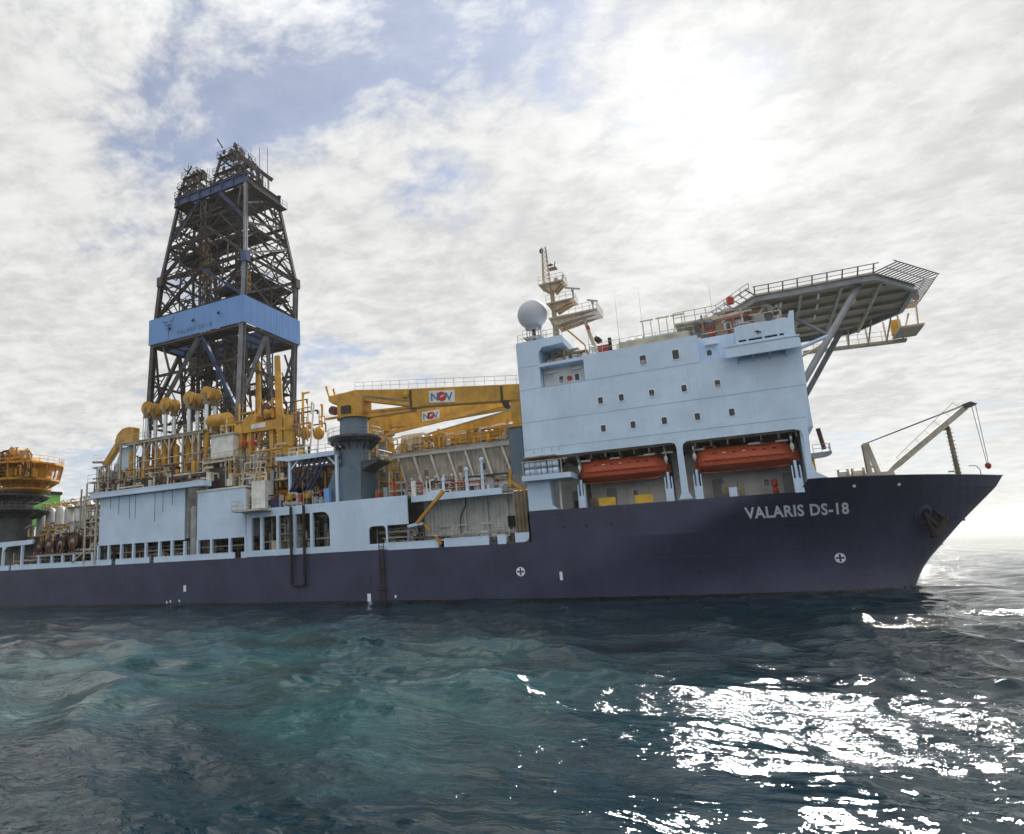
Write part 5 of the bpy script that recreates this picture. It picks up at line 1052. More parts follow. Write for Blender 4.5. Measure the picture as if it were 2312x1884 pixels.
spots = [(-75.25, 27.2, 'leftmost yellow twin sheave riser tensioner standing above the cream frame'), (-71.6, 27.25, 'second yellow riser tensioner from the left above the cream frame'), (-67.1, 27.4, 'third yellow riser tensioner from the left above the cream frame'), (-63.9, 27.6, 'rightmost yellow riser tensioner, next to the big yellow drum')]
t0 = None
for x, z, lab in spots:
    loc = (x, 6.0, 16.5)
    if t0 is None:
        t0 = thing('riser_tensioner', loc, lab, 'tensioner', 'riser tensioners')
        for y, xo in ((5.3, 0.0), (6.9, 0.0)):
            m_ = MB(); m_.tube((x+xo, y, 16.5), (x+xo, y, 22.2), 0.44, n=14); m_.build('cylinder', YEL, t0, smooth=True)
            m_ = MB(); m_.tube((x+xo, y, 22.2), (x+xo, y, 26.0), 0.29, n=12); m_.build('rod', CHROME, t0, smooth=True)
            m_ = MB(); m_.lathe([(0.3, -0.30), (0.98, -0.26), (0.98, -0.16), (0.84, -0.08), (0.84, 0.08), (0.98, 0.16), (0.98, 0.26), (0.3, 0.30)], (x, y, z), (0, 1, 0), 22); m_.lathe([(0.16, -0.38), (0.16, 0.38)], (x, y, z), (0, 1, 0), 10); m_.build('sheave', YEL, t0); m_ = MB(); m_.prism([(x-0.40, z-1.5), (x+0.40, z-1.5), (x+0.18, z-0.1), (x, z+0.15), (x-0.18, z-0.1)], y-0.40, y-0.34, 'y'); m_.prism([(x-0.40, z-1.5), (x+0.40, z-1.5), (x+0.18, z-0.1), (x, z+0.15), (x-0.18, z-0.1)], y+0.34, y+0.40, 'y'); m_.box(x-0.42, y-0.34, z-1.5, x+0.42, y+0.34, z-1.1); m_.build('yoke', BROWN, t0)
        m_ = MB(); m_.tube((x-0.98, 5.5, 16.5), (x-0.98, 5.5, z), 0.04, n=5); m_.build('wire_rope', DGREY, t0)
    else: copy_tree(t0, (x, 6.0, 16.5+z-27.2), label=lab)
for i, x in enumerate((-72.9, -69.2, -65.6, -78.0)):
    v_ = MB(); v_.lathe([(0.1, 0), (0.42, 0.25), (0.42, 4.0), (0.1, 4.3)], (x, 5.2, 16.9), n=14); v_.build('air_pressure_vessel', YEL, None, smooth=True, label=['slim yellow pressure vessel in the second frame bay from the left posts', 'slim yellow pressure vessel in the middle bay of the cream frame', 'slim yellow pressure vessel in the last bay of the cream frame', 'slim yellow pressure vessel at the far left end of the cream frame'][i], cat='pressure vessel', group='pressure vessels in the tensioner frame')
dr = thing('storage_drum', (-62.2, 6, 22.3), 'big horizontal yellow drum behind the grey control cabin', 'drum')
m_ = MB(); m_.lathe([(0.6, -1.9), (0.95, -1.75), (1.02, -1.6), (1.02, 1.6), (0.95, 1.75), (0.6, 1.9)], (-62.2, 6, 23.6), (1, 0, 0), 24); m_.build('shell', YEL, dr, smooth=True)
for x in (-63.2, -61.2):
    m_ = MB(); m_.box(x-0.15, 5.3, 22.0, x+0.15, 6.7, 22.9); m_.box(x-0.1, 5.8, 16.5, x+0.1, 6.2, 22.0); m_.build('saddle', CREAM, dr)
cb_ = thing('control_cabin', (-58.8, 3.6, 16.9), 'pale grey box cabin on a railed platform, left of the yellow gantry', 'cabin')
m_ = MB(); m_.box(-60.5, 2.7, 17.9, -56.9, 5.4, 20.75); m_.build('body', WHITE, cb_)
m_ = MB(); m_.box(-60.7, 2.5, 20.75, -56.6, 5.6, 20.95); m_.build('roof', CREAM, cb_)
for x in (-60.5, -59.3, -58.1, -56.9):
    m_ = MB(); m_.box(x-0.06, 2.62, 17.9, x+0.06, 2.7, 20.75); m_.build('corner_post', WHITE, cb_)
m_ = MB(); m_.box(-61.2, 1.9, 17.2, -55.9, 5.8, 17.45); m_.build('platform', CREAM, cb_)
r = MB(); r.rail([(-61.2, 1.95, 17.45), (-55.9, 1.95, 17.45)], 0.95, 0.03, 0.9); r.build('handrail', CREAM, cb_)
for x in (-60.8, -58.5, -56.2):
    m_ = MB(); m_.ibeam((x, 2.4, 13.6), (x, 2.4, 17.2), 0.3, 0.3, 0.05); m_.build('leg', CREAM, cb_)
m_ = MB(); m_.box(-60.0, 2.1, 13.7, -56.5, 4.5, 16.6); m_.build('under_store', SOOT, cb_)
# tall yellow handling gantry
ga = thing('pipe_handling_gantry', (-53, 4.2, 11), 'yellow pipe handling gantry with a tall right hand column', 'gantry')
m_ = MB(); m_.prism([(-57.4, 20.9), (-50.3, 20.75), (-50.3, 22.0), (-57.4, 22.0)], 3.8, 4.8, 'y'); m_.build('cross_beam', YEL, ga)
m_ = MB(); m_.box(-54.9, 3.72, 21.2, -52.6, 3.8, 21.8); m_.build('name_plate', WHITE, ga)
for nm, x0, x1, z0, z1, y0, y1 in (('column', -50.7, -49.9, 12.0, 22.5, 3.6, 4.6), ('column', -49.7, -49.0, 16.5, 22.3, 3.6, 4.6), ('column', -57.4, -56.4, 16.6, 22.0, 3.7, 4.7), ('inner_post', -55.7, -55.1, 16.8, 20.9, 4.0, 4.6), ('inner_post', -52.2, -51.6, 17.2, 20.8, 4.0, 4.6)):
    m_ = MB(); m_.box(x0, y0, z0, x1, y1, z1); m_.build(nm, YEL, ga)
m_ = MB(); m_.box(-50.8, 3.5, 18.4, -48.9, 4.7, 18.9); m_.build('carriage', YEL, ga)
m_ = MB(); m_.box(-50.8, 3.5, 20.4, -48.9, 4.7, 20.7); m_.build('tie_plate', YEL, ga)
m_ = MB(); m_.box(-50.8, 3.5, 16.5, -48.0, 4.7, 16.9); m_.build('tie_plate', YEL, ga)
m_ = MB(); m_.prism([(-51.7, 11.6), (-50.95, 11.6), (-50.95, 16.5), (-51.7, 16.5)], 2.9, 3.6, 'y'); m_.bar((-50.8, 3.3, 15.5), (-48.6, 3.3, 13.0), 0.3); m_.bar((-50.8, 3.3, 15.9), (-48.4, 3.3, 15.9), 0.3); m_.bar((-50.8, 3.3, 12.8), (-48.4, 3.3, 12.8), 0.35); m_.build('lower_leg', YEL, ga)
for x in (-55.9, -54.5):
    m_ = MB(); m_.lathe([(0.34, -0.2), (0.34, 0.2)], (x, 3.7, 19.5), (0, 1, 0), 16); m_.build('reel', RED, ga)
m_ = MB(); m_.prism([(-56.5, 22.0), (-54.5, 22.0), (-54.2, 22.9), (-55.0, 23.3), (-56.2, 22.9)], 4.0, 5.6, 'y'); m_.build('winch', YEL, ga)
m_ = MB(); m_.lathe([(0.62, -0.5), (0.62, -0.35), (0.45, -0.3), (0.45, 0.3), (0.62, 0.35), (0.62, 0.5)], (-53.0, 5.0, 23.2), (1, 0.2, 0), 16); m_.build('winch_drum', YEL, ga)
m_ = MB(); m_.box(-55.0, 6.0, 22.3, -52.4, 8.0, 24.2); m_.lathe([(0.7, -.3), (0.7, .3)], (-54.0, 5.8, 24.2), (0, 1, 0), 14); m_.build('hoist_motor', RUSTM, ga)
m_ = MB(); m_.tube((-52.1, 6.0, 22.0), (-52.5, 6.2, 31.0), 0.55, 0.42, n=14); m_.build('mast', YEL, ga, smooth=True)
m_ = MB(); m_.bar((-54.5, 3.0, 15.4), (-51.9, 3.0, 18.4), 0.28); m_.build('gangway_arm', CREAM, ga)
for x in (-53.9, -52.9):
    m_ = MB(); m_.lathe([(0.3, 0), (0.36, 0.3), (0.3, 2.0), (0.1, 2.4)], (x, 3.8, 16.3), n=12); m_.build('mud_vessel', WHITE, ga)
# goose-neck hose and access tower left of the canopy
m_ = MB(); m_.path([(-48.6, 8, 23.0), (-48.2, 7.6, 24.5), (-47.7, 7.4, 24.0), (-47.9, 7.2, 21.5), (-48.2, 7.0, 18.0)], 0.12, 7); m_.build('goose_neck_hose', WHITE, None, label='pale goose neck hose hanging beside the derrick\'s right leg', cat='hose')
# canopy with navy hoses slung under it
cp = thing('deck_canopy', (-44, 1.5, 12), 'light blue open sided canopy left of the near crane pedestal', 'canopy')
m_ = MB(); m_.prism([(-48.8, 16.25), (-47.0, 15.95), (-40.6, 16.0), (-40.6, 16.5), (-47.2, 16.55), (-48.8, 16.6)], 0.8, 4.6, 'y'); m_.build('roof', LBLUE, cp)
for x, zb in ((-46.95, 12.2), (-40.5, 10.7)):
    m_ = MB(); m_.ibeam((x, 1.1, zb), (x, 1.1, 16.0), 0.3, 0.3, 0.05); m_.build('post', LBLUE, cp)
    m_ = MB(); m_.bar((x, 1.1, 14.8), (x+(1.2 if x < -45 else -1.2), 1.1, 16.0), 0.16); m_.build('knee_brace', LBLUE, cp)
r = MB(); r.rail([(-47.0, 1.0, 16.55), (-40.6, 1.0, 16.5)], 0.9, 0.03, 1.2); r.build('handrail', WHITE, cp)
for i, (xt, xb) in enumerate(((-45.0, -46.9), (-44.1, -46.2), (-43.3, -45.2), (-42.6, -44.5), (-42.0, -44.0))):
    h_ = MB(); pts = [(xt+0.15, 1.6, 16.0), (xt, 1.3, 15.8)] + [(xt+(xb-xt)*k+0.25*math.sin(k*3.14), 1.0, 15.8-3.4*k) for k in (0.25, 0.5, 0.75, 1.0)]
    h_.path(pts, 0.17 if i in (0, 3) else 0.12, 9); h_.build('transfer_hose', HOSE, None, label=['leftmost navy hose hanging under the canopy', 'second navy hose from the left under the canopy', 'middle navy hose under the canopy', 'fourth navy hose from the left under the canopy', 'navy hose under the canopy nearest the crane pedestal'][i], cat='hose', group='navy hoses under the canopy')
for x, lab in ((-46.9, 'yellow hose valve at the foot of the leftmost navy hose'), (-44.3, 'yellow hose valve at the foot of the navy hoses nearest the crane')):
    t = thing('hose_valve', (x, 1.0, 11.4), lab, 'valve', 'yellow hose valves'); m_ = MB(); m_.lathe([(0.2, 0), (0.34, 0.2), (0.34, 0.6), (0.18, 0.8)], (x, 1.0, 11.4), n=12); m_.build('body', YEL2, t)
    m_ = MB(); m_.lathe([(0.4, -0.04), (0.4, 0.04), (0.3, 0.04), (0.3, -0.04)], (x, 0.62, 11.8), (0, 1, 0), 14, cap=False); m_.build('handwheel', YEL2, t)
m_ = MB(); m_.box(-42.0, 0.6, 10.7, -41.3, 1.2, 12.3); m_.build('chemical_tote', BAND, None, label='small bright blue locker at the foot of the crane pedestal', cat='locker')
m_ = MB(); m_.box(-50.4, 0.8, 10.7, -48.0, 1.8, 11.5); m_.box(-50.0, 0.75, 11.5, -48.4, 1.8, 11.7); m_.build('tool_basket', HOSE, None, label='dark blue tool basket on the deck below the yellow gantry', cat='basket')
for x, z, lab in ((-49.55, 20.6, 'round yellow buoy shaped sheave right of the derrick leg, the left one'), (-47.5, 20.35, 'round yellow sheave on a thin white post left of the crane')):
    t = thing('guide_sheave', (x, 8, 16.5), lab, 'sheave', 'sheaves on posts beside the derrick'); m_ = MB(); m_.lathe([(0.55, -0.35), (0.82, -0.2), (0.82, 0.2), (0.55, 0.35)], (x, 8, z), (0.15, 1, 0), 18); m_.build('sheave', YEL, t)
    m_ = MB(); m_.tube((x-0.3, 8, 16.5), (x-0.1, 8, z-0.6), 0.09, n=7); m_.build('post', WHITE, t)
# boarding tower platform at the end of the second panel
ac = thing('access_tower', (-51, 0.5, 10), 'cream access tower with ladder frame above a small railed platform', 'access tower')
m_ = MB(); m_.box(-53.0, -2.0, 10.35, -48.8, 0.6, 10.6); m_.build('platform', CREAM, ac)
r = MB(); r.rail([(-53.0, 0.0, 10.6), (-53.0, -1.95, 10.6), (-48.8, -1.95, 10.6)], 1.0, 0.03, 0.8); r.build('handrail', CREAM, ac)
m_ = MB(); m_.box(-51.9, 0.2, 10.7, -49.9, 1.8, 14.0); m_.build('cabin', WHITE, ac)
for a, b in (((-53.6, 0.3, 12.6), (-52.9, 0.3, 16.2)), ((-52.0, 0.3, 12.4), (-50.9, 0.3, 16.2)), ((-51.0, 0.3, 14.0), (-50.5, 0.3, 16.2)), ((-53.0, 0.3, 16.3), (-50.4, 0.3, 16.3)), ((-53.0, 0.3, 15.2), (-51.4, 0.3, 14.5))):
    m_ = MB(); m_.bar(a, b, 0.16); m_.build('frame_member', CREAM, ac)
# corrugated pipe deck shed with raking posts
sh = thing('pipe_deck_shed', (-30.8, 9, 12), 'long grey corrugated shed wall with raking posts behind the walkway', 'shed')
m_ = MB(); m_.box(-38.9, 9.1, 11.0, -19.3, 9.3, 16.0)
m_.build('wall', SHED, sh)
for i in range(34):
    x = -38.8+i*0.57; m_ = MB(); m_.prism([(x, 9.1), (x+0.1, 9.0), (x+0.32, 9.0), (x+0.42, 9.1)], 11.05, 15.95, 'z'); m_.build('wall_sheet', SHED, sh)
m_ = MB(); m_.ibeam((-39.2, 8.8, 16.3), (-19.4, 8.8, 16.3), 0.4, 0.55, 0.06); m_.build('eaves_beam', WHITE, sh)
m_ = MB(); m_.box(-39.2, 9.0, 16.58, -19.4, 20, 16.7); m_.build('roof', WHITE, sh)
for x in (-38.9, -36.7, -34.6, -32.4, -30.2, -28.1, -25.9, -23.7, -21.6):
    m_ = MB(); m_.bar((x, 8.75, 16.0), (x+1.0, 8.75, 12.4), 0.22); m_.build('raking_post', WHITE, sh)
for i in range(7):
    x = -35.2+i*1.04; m_ = MB(); m_.lathe([(0.17, -0.02), (0.17, 0.02)], (x, 8.97, 13.42), (0, 1, 0), 12); m_.build('bulkhead_lamp', LAMP, sh)
for x in (-37.2, -33.2, -28.9, -26.1, -23.2):
    m_ = MB(); m_.box(x-0.2, 8.86, 13.6, x+0.2, 8.98, 14.3); m_.build('wall_box', BROWN if x < -28 else RUSTM, sh)
for x in np.arange(-31.5, -20, 2.1):
    m_ = MB(); m_.box(x-0.12, 9.2, 16.7, x+0.12, 9.5, 19.0); m_.build('rack_post', YEL, sh)
for z in (17.2, 17.7):
    m_ = MB(); m_.bar((-31.8, 9.2, z), (-19.6, 9.2, z), 0.16, 0.28); m_.build('rack_beam', YEL, sh)
m_ = MB(); m_.box(-36.6, 9.6, 17.6, -33.6, 11.6, 18.9); m_.build('hopper', CREAM, sh)
for a, b in (((-37.4, 8.9, 16.7), (-37.4, 8.9, 18.5)), ((-37.4, 8.9, 18.5), (-33.2, 8.9, 18.6)), ((-37.3, 8.9, 16.9), (-35.2, 8.9, 18.5)), ((-33.6, 8.9, 18.5), (-31.6, 8.9, 16.8))):
    m_ = MB(); m_.bar(a, b, 0.16); m_.build('rack_frame', WHITE, sh)
m_ = MB(); m_.lathe([(0.55, -0.4), (0.55, 0.4)], (-32.7, 9.4, 17.9), (0, 1, 0), 14); m_.build('rack_winch', YEL, sh)
t = thing('boom_rest', (-20.2, 3.2, 10.6), 'slate blue box column supporting the boom beside the block', 'boom rest')
m_ = MB(); m_.box(-20.85, 2.6, 11.9, -19.5, 4.2, 16.7); m_.build('column', PED, t)
m_ = MB(); m_.box(-21.0, 2.4, 16.7, -19.3, 4.4, 16.9); m_.box(-20.4, 2.8, 16.9, -19.5, 4.2, 19.3); m_.build('cradle', YEL, t)
m_ = MB(); m_.box(-21.0, 2.4, 10.6, -19.2, 4.4, 11.9); m_.build('foot', GREY, t)
for x, zt, lab in ((-25.3, 12.7, 'left slim light blue vent post behind the recess walkway'), (-23.6, 13.5, 'right slim light blue vent post behind the recess walkway'), (-27.9, 11.9, 'short light blue vent post above the yellow spar')):
    m_ = MB(); m_.tube((x, 1.6, 10.6), (x, 1.6, zt), 0.15, n=10); m_.lathe([(0.15, 0), (0.24, 0.05), (0.24, 0.3), (0.1, 0.4)], (x, 1.6, zt), n=10); m_.build('vent_post', LBLUE, None, label=lab, cat='vent', group='vent posts behind the recess')
# yellow spar leaning across the recess, and the gangway at the rail
sp_ = thing('mooring_spar', (-28.5, -0.2, 7), 'yellow spar leaning across the stepped recess in the side', 'spar')
m_ = MB(); m_.bar((-27.1, -0.25, 10.75), (-30.2, -0.25, 7.75), 0.36, 0.3); m_.build('boom', YEL, sp_)
m_ = MB(); m_.prism([(-31.3, 7.35), (-29.7, 7.55), (-29.5, 7.75), (-30.3, 7.8), (-31.35, 7.6)], -0.3, 0.5, 'y'); m_.build('foot', LBLUE, sp_)
m_ = MB(); m_.bar((-29.6, 0.0, 7.6), (-28.9, 0.0, 7.0), 0.22); m_.bar((-28.3, -0.1, 6.3), (-27.8, -0.1, 5.5), 0.26); m_.build('lower_arm', YEL, sp_)
t = thing('davit_arm', (-20, 2.0, 10.6), 'yellow davit arm by the stained bulkhead next to the block', 'davit')
m_ = MB(); m_.bar((-20.9, 1.6, 11.4), (-19.0, 1.6, 9.9), 0.28); m_.build('arm', YEL, t); m_ = MB(); m_.bar((-20.8, 1.6, 10.7), (-20.6, 1.6, 12.4), 0.3); m_.bar((-20.7, 1.6, 10.4), (-18.9, 1.6, 10.4), 0.18); m_.build('post', YEL, t)
# pilot ladder and black hoop fender hanging down the side
pl_ = thing('pilot_ladder', (-34.5, -0.2, 0), 'dark rope pilot ladder hanging down the hull side', 'ladder')
for dx in (-0.28, 0.28):
    m_ = MB(); m_.tube((-34.55+dx, -0.16, 0.15), (-34.55+dx, -0.16, 5.9), 0.045, n=6); m_.build('side_rope', BLACK, pl_)
m_ = MB(); m_.box(-34.83, -0.2, 0.2, -34.27, -0.1, 0.26); st_ = m_.build('step', RUSTM, pl_)
for i in range(1, 19): inst(st_, (0, 0, 0.3*i))
for z in (1.2, 3.3):
    m_ = MB(); m_.box(-35.1, -0.2, z, -34.0, -0.08, z+0.07); m_.build('spreader', BLACK, pl_)
fp = thing('guide_hoop', (-45, -0.4, 2), 'black U shaped pipe hoop hanging over the rail down the hull', 'pipe hoop')
for x in (-45.85, -44.1):
    m_ = MB(); m_.tube((x, -0.35, 2.1), (x, -0.35, 10.6), 0.16, n=10); m_.build('upright', BLACK, fp)
m_ = MB(); m_.path([(-45.85, -0.35, 2.15), (-45.5, -0.35, 1.92), (-44.45, -0.35, 1.92), (-44.1, -0.35, 2.15)], 0.13, 9); m_.build('crossbar', BLACK, fp)
# ------------------------------------------------------------------ aft end (left of the picture)
st = thing('stair_tower', (-79.4, 0.3, 5.3), 'cream scaffold stair tower against the left end of the big panel', 'stair tower')
for x in (-80.45, -78.25):
    for y in (0.0, 1.6):
        m_ = MB(); m_.bar((x, y-0.1, 5.4), (x, y-0.1, 16.4), 0.17); m_.build('post', CREAM, st)
for z in (7.3, 9.2, 11.0, 13.0, 15.0, 16.4):
    m_ = MB(); m_.box(-80.5, -0.1, z, -78.2, 1.6, z+0.12); m_.build('landing', CREAM, st)
for i, z in enumerate((5.4, 7.3, 9.2, 11.0, 13.0)):
    m_ = MB(); a, b = (-80.3, -78.5) if i % 2 else (-78.5, -80.3); m_.bar((a, 0.5, z), (b, 0.5, z+1.9), 0.08, 0.26); m_.bar((a, 1.2, z), (b, 1.2, z+1.9), 0.08, 0.26); m_.build('stair_flight', CREAM, st)
m_ = MB(); m_.bar((-82.8, -0.12, 5.8), (-80.6, -0.12, 7.1), 0.14); m_.build('raking_brace', CREAM, st)
r = MB(); r.rail([(-80.5, 0, 16.5), (-78.2, 0, 16.5)], 1.0, 0.03); r.build('handrail', CREAM, st)
reels = [(-84.2, 8.75, 1.05, 'rusty hose reel with an open dark hub, nearest the stair tower'), (-86.8, 8.6, 0.95, 'second rusty hose reel from the stair tower'), (-89.3, 8.5, 0.95, 'third rusty hose reel from the stair tower'), (-91.6, 8.3, 0.85, 'leftmost rusty hose reel above the deck edge beam')]
for x, z, r0, lab in reels:
    t = thing('hose_reel', (x, 2, 7.1), lab, 'hose reel', 'rusty hose reels')
    for y in (0.9, 2.9):
        m_ = MB(); m_.lathe([(r0, -0.06), (r0, 0.06), (r0*0.45, 0.06), (r0*0.45, -0.06)], (x, y, z), (0, 1, 0), 22, cap=False); m_.add([(x+r0*math.cos(k*math.pi/11), y, z+r0*math.sin(k*math.pi/11)) for k in range(22)]+[(x+r0*0.45*math.cos(k*math.pi/11), y, z+r0*0.45*math.sin(k*math.pi/11)) for k in range(22)], [(k, (k+1) % 22, 22+(k+1) % 22, 22+k) for k in range(22)]); m_.build('flange', RUSTM, t)
    m_ = MB(); m_.lathe([(r0*0.82, -0.9), (r0*0.82, 0.9)], (x, 1.9, z), (0, 1, 0), 18); m_.build('wound_hose', BLACK, t)
    m_ = MB(); m_.lathe([(r0*0.4, -1.05), (r0*0.4, -0.8)], (x, 1.9, z), (0, 1, 0), 16); m_.build('hub', GREY, t)
    m_ = MB(); m_.box(x-0.8, 0.85, 7.06, x+0.8, 0.98, 7.4); m_.bar((x-0.7, 0.85, 7.1), (x, 0.85, z), 0.12); m_.bar((x+0.7, 0.85, 7.1), (x, 0.85, z), 0.12); m_.build('stand', RUSTM, t)
clutter(-93, -81, 1.0, 4.0, 7.1, 10.5, 70, 21, ship, [RUSTM, SOOT, CREAM, BROWN], vert=0.3, rmax=0.16)
clutter(-100, -80, 4.0, 7.5, 9.3, 12.0, 110, 22, ship, [RUSTM, CREAM, WHITE, BROWN, YEL, GREY], vert=0.4, rmax=0.16)
clutter(-88, -79.5, 4.0, 8, 11, 16.5, 90, 23, ship, [CREAM, GREY, BROWN, SOOT], vert=0.5, rmax=0.14)
clutter(-86, -79.5, 4.0, 7, 14.5, 19.5, 60, 24, ship, [CREAM, GREY, BROWN, SOOT], vert=0.5, rmax=0.12)
tl = ['pale grey bulk tank nearest the stair tower', 'second pale grey bulk tank from the stair tower', 'third pale grey bulk tank from the stair tower', 'fourth pale grey bulk tank from the stair tower', 'fifth pale grey bulk tank, beside the dark crane pedestal', 'sixth pale grey bulk tank, mostly behind the dark crane pedestal']
tk = None
for i, x in enumerate((-91.2, -93.2, -95.5, -97.8, -100.1, -102.4)):
    if tk is None:
        tk = thing('bulk_tank', (x, 8.6, 9.3), tl[i], 'tank', 'row of bulk tanks aft')
        m_ = MB(); m_.lathe([(0.3, 0.4), (0.8, 1.2), (0.8, 5.2), (0.5, 5.9), (0.12, 6.1)], (x, 8.6, 9.3), n=20); m_.build('shell', WHITE, tk, smooth=True)
        for a in (45, 135, 225, 315):
            m_ = MB(); c, s_ = 0.7*math.cos(R_(a)), 0.7*math.sin(R_(a)); m_.tube((x+c, 8.6+s_, 9.3), (x+c, 8.6+s_, 11.0), 0.07, n=6); m_.build('leg', GREY, tk)
        m_ = MB(); m_.path([(x, 8.6, 15.3), (x, 8.6, 16.0), (x+0.6, 8.6, 16.2), (x+1.0, 8.6, 15.9)], 0.09, 6); m_.build('vent_pipe', CREAM, tk)
    else: copy_tree(tk, (x, 8.6, 9.3-0.12*i), label=tl[i])
m_ = MB(); m_.box(-95, 7.6, 14.4, -88.5, 9.8, 14.55); m_.build('tank_walkway', BROWN, ship)
r = MB(); r.rail([(-95, 7.6, 14.55), (-88.5, 7.6, 14.55)], 1.1, 0.035, 1.0); r.build('handrail', RUSTM, ship)
# hose saddle arm and pale panels at the aft end of the tensioner deck
wa = thing('hose_saddle_arm', (-82, 6, 16.5), 'yellow hose saddle with a sloping arm at the left end of the tensioner frame', 'hose saddle')
m_ = MB(); m_.prism([(-82.0, 22.5), (-78.2, 22.5), (-78.2, 24.8), (-79.2, 25.0), (-80.6, 24.9), (-81.6, 24.2), (-82.0, 23.4)], 5.5, 6.6, 'y'); m_.build('saddle', YEL, wa)
m_ = MB(); m_.bar((-81.6, 6, 22.9), (-84.4, 6, 19.9), 0.8, 0.8); m_.build('arm', YEL, wa)
m_ = MB(); m_.bar((-84.6, 5.8, 20.3), (-82.0, 5.8, 17.6), 0.4, 0.5); m_.bar((-87.0, 5.8, 20.6), (-84.0, 5.8, 20.3), 0.3, 0.3); m_.build('lower_arm', BROWN, wa)
m_ = MB(); m_.prism([(-83.6, 18.2), (-79.6, 17.0), (-79.6, 22.3), (-81.6, 22.3)], 6.4, 6.9, 'y'); m_.build('backing_plate', LBLUE, wa)
r = MB(); r.rail([(-87.0, 5.8, 20.8), (-84.4, 5.8, 20.6)], 0.9, 0.03, 0.9); r.build('handrail', WHITE, wa)
m_ = MB(); m_.box(-85.5, 5.6, 16.5, -83.0, 7.5, 19.0); m_.build('power_pack', CREAM, wa)
m_ = MB(); m_.box(-131, 23, 14.0, -123.6, 27, 20.0); gb = m_.build('green_module', GREEN, None, label='bright green box module far aft behind the dark crane pedestal', cat='module')
m_ = MB(); m_.box(-131.3, 22.8, 20.0, -123.3, 27.2, 20.6); m_.build('roof', BLACK, gb)
for x in np.arange(-130.5, -123.8, 1.1):
    m_ = MB(); m_.box(x, 22.93, 14.0, x+0.16, 23.0, 20.0); m_.build('rib', GREEN, gb)
m_ = MB(); m_.bar((-124.5, 24, 17.6), (-113, 24, 17.4), 0.7, 0.8); m_.build('jib_boom', YEL, None, label='thin yellow boom running right from the green module', cat='boom')
# ------------------------------------------------------------------ foredeck
fc = thing('foredeck_crane', (10.5, 12, 8), 'slim cream derrick crane on the foredeck with raised boom and A frame', 'crane')
ZD = 8.0
m_ = MB(); m_.prism([(9.6, 8.0), (11.6, 8.0), (11.3, 9.9), (9.2, 9.9)], 11.3, 12.7, 'y'); m_.box(7.6, 11.2, 9.1, 10.2, 12.8, 9.9); m_.build('base', CREAM, fc)
for a, b in (((9.62, 9.8), (9.55, 12.6)), ((10.25, 9.8), (9.75, 12.6))):
    for y in (11.5, 12.5):
        m_ = MB(); m_.bar((a[0], y, a[1]), (b[0], y, b[1]), 0.26, 0.22); m_.build('frame_leg', CREAM, fc)
for z in (10.5, 11.3): m_ = MB(); m_.bar((9.65, 11.5, z), (10.05, 11.5, z), 0.14); m_.bar((9.65, 12.5, z), (10.05, 12.5, z), 0.14); m_.build('frame_tie', CREAM, fc)
BT0 = Vector((10.75, 12, 9.65)); BT1 = Vector((17.45, 12, 15.0))
m_ = MB(); d0 = (BT1-BT0).normalized(); up_ = Vector((-d0.z, 0, d0.x))
pr = [(0.0, 0.12), (0.16, 0.24), (0.97, 0.22), (1.0, 0.16)]
pts = [BT0+(BT1-BT0)*s+up_*w for s, w in pr] + [BT0+(BT1-BT0)*s-up_*w for s, w in pr[::-1]]
m_.prism([(p.x, p.z) for p in pts], 11.72, 12.28, 'y'); m_.build('boom', CREAM, fc)
m_ = MB(); m_.prism([(17.2, 14.75), (17.1, 15.15), (17.65, 15.32), (18.1, 15.05), (17.9, 14.95)], 11.6, 12.4, 'y'); m_.build('boom_head', DGREY, fc)
for y in (11.75, 12.25):
    m_ = MB(); m_.tube((9.65, y, 12.6), (17.1, y, 15.05-0.1*(y-12)), 0.03, n=5); m_.build('topping_wire', DGREY, fc)
for dx in (0.0, 0.28):
    m_ = MB(); m_.tube((17.75+dx, 12, 15.0), (17.9+dx*0.4, 12, 9.95), 0.022, n=4); m_.build('hoist_wire', DGREY, fc)
m_ = MB(); m_.lathe([(0.06, -0.3), (0.2, -0.15), (0.22, 0.1), (0.08, 0.25)], (17.95, 12, 9.75), n=10); m_.build('hook_block', RED, fc)
m_ = MB(); q0 = BT0+(BT1-BT0)*0.2+up_*0.5; q1 = BT0+(BT1-BT0)*0.95+up_*0.9
m_.tube(q0, q1, 0.022, n=4)
for k in np.linspace(0, 1, 7): a = q0.lerp(q1, k); b = BT0+(BT1-BT0)*(0.2+0.75*k)+up_*0.22; m_.tube(a, b, 0.018, n=4)
m_.build('boom_ladder_rail', CREAM, fc)
m_ = MB(); m_.bar((9.35, 11.4, 9.9), (9.35, 11.4, 12.4), 0.05); m_.bar((9.35, 11.7, 9.9), (9.35, 11.7, 12.4), 0.05)
for z in np.arange(10.1, 12.4, 0.3): m_.bar((9.35, 11.4, z), (9.35, 11.7, z), 0.04)
m_.build('ladder', RUSTM, fc)
fm = thing('foremast', (16.0, 12.8, 8), 'rust brown foremast with rungs standing at the bow', 'mast')
m_ = MB(); m_.tube((16.05, 12.8, 8.0), (16.0, 12.8, 13.5), 0.2, 0.16, n=10); m_.build('pole', BROWN, fm)
for z in np.arange(9.4, 13.3, 0.35): m_ = MB(); m_.bar((15.75, 12.8, z), (16.3, 12.8, z), 0.05); m_.build('rung', RUSTM, fm)
m_ = MB(); m_.box(15.55, 12.5, 13.2, 16.0, 13.0, 13.55); m_.build('masthead_light', RUSTM, fm)
m_ = MB(); m_.box(15.4, 12.6, 9.5, 15.9, 13.0, 9.6); m_.build('bracket', GREY, fm)
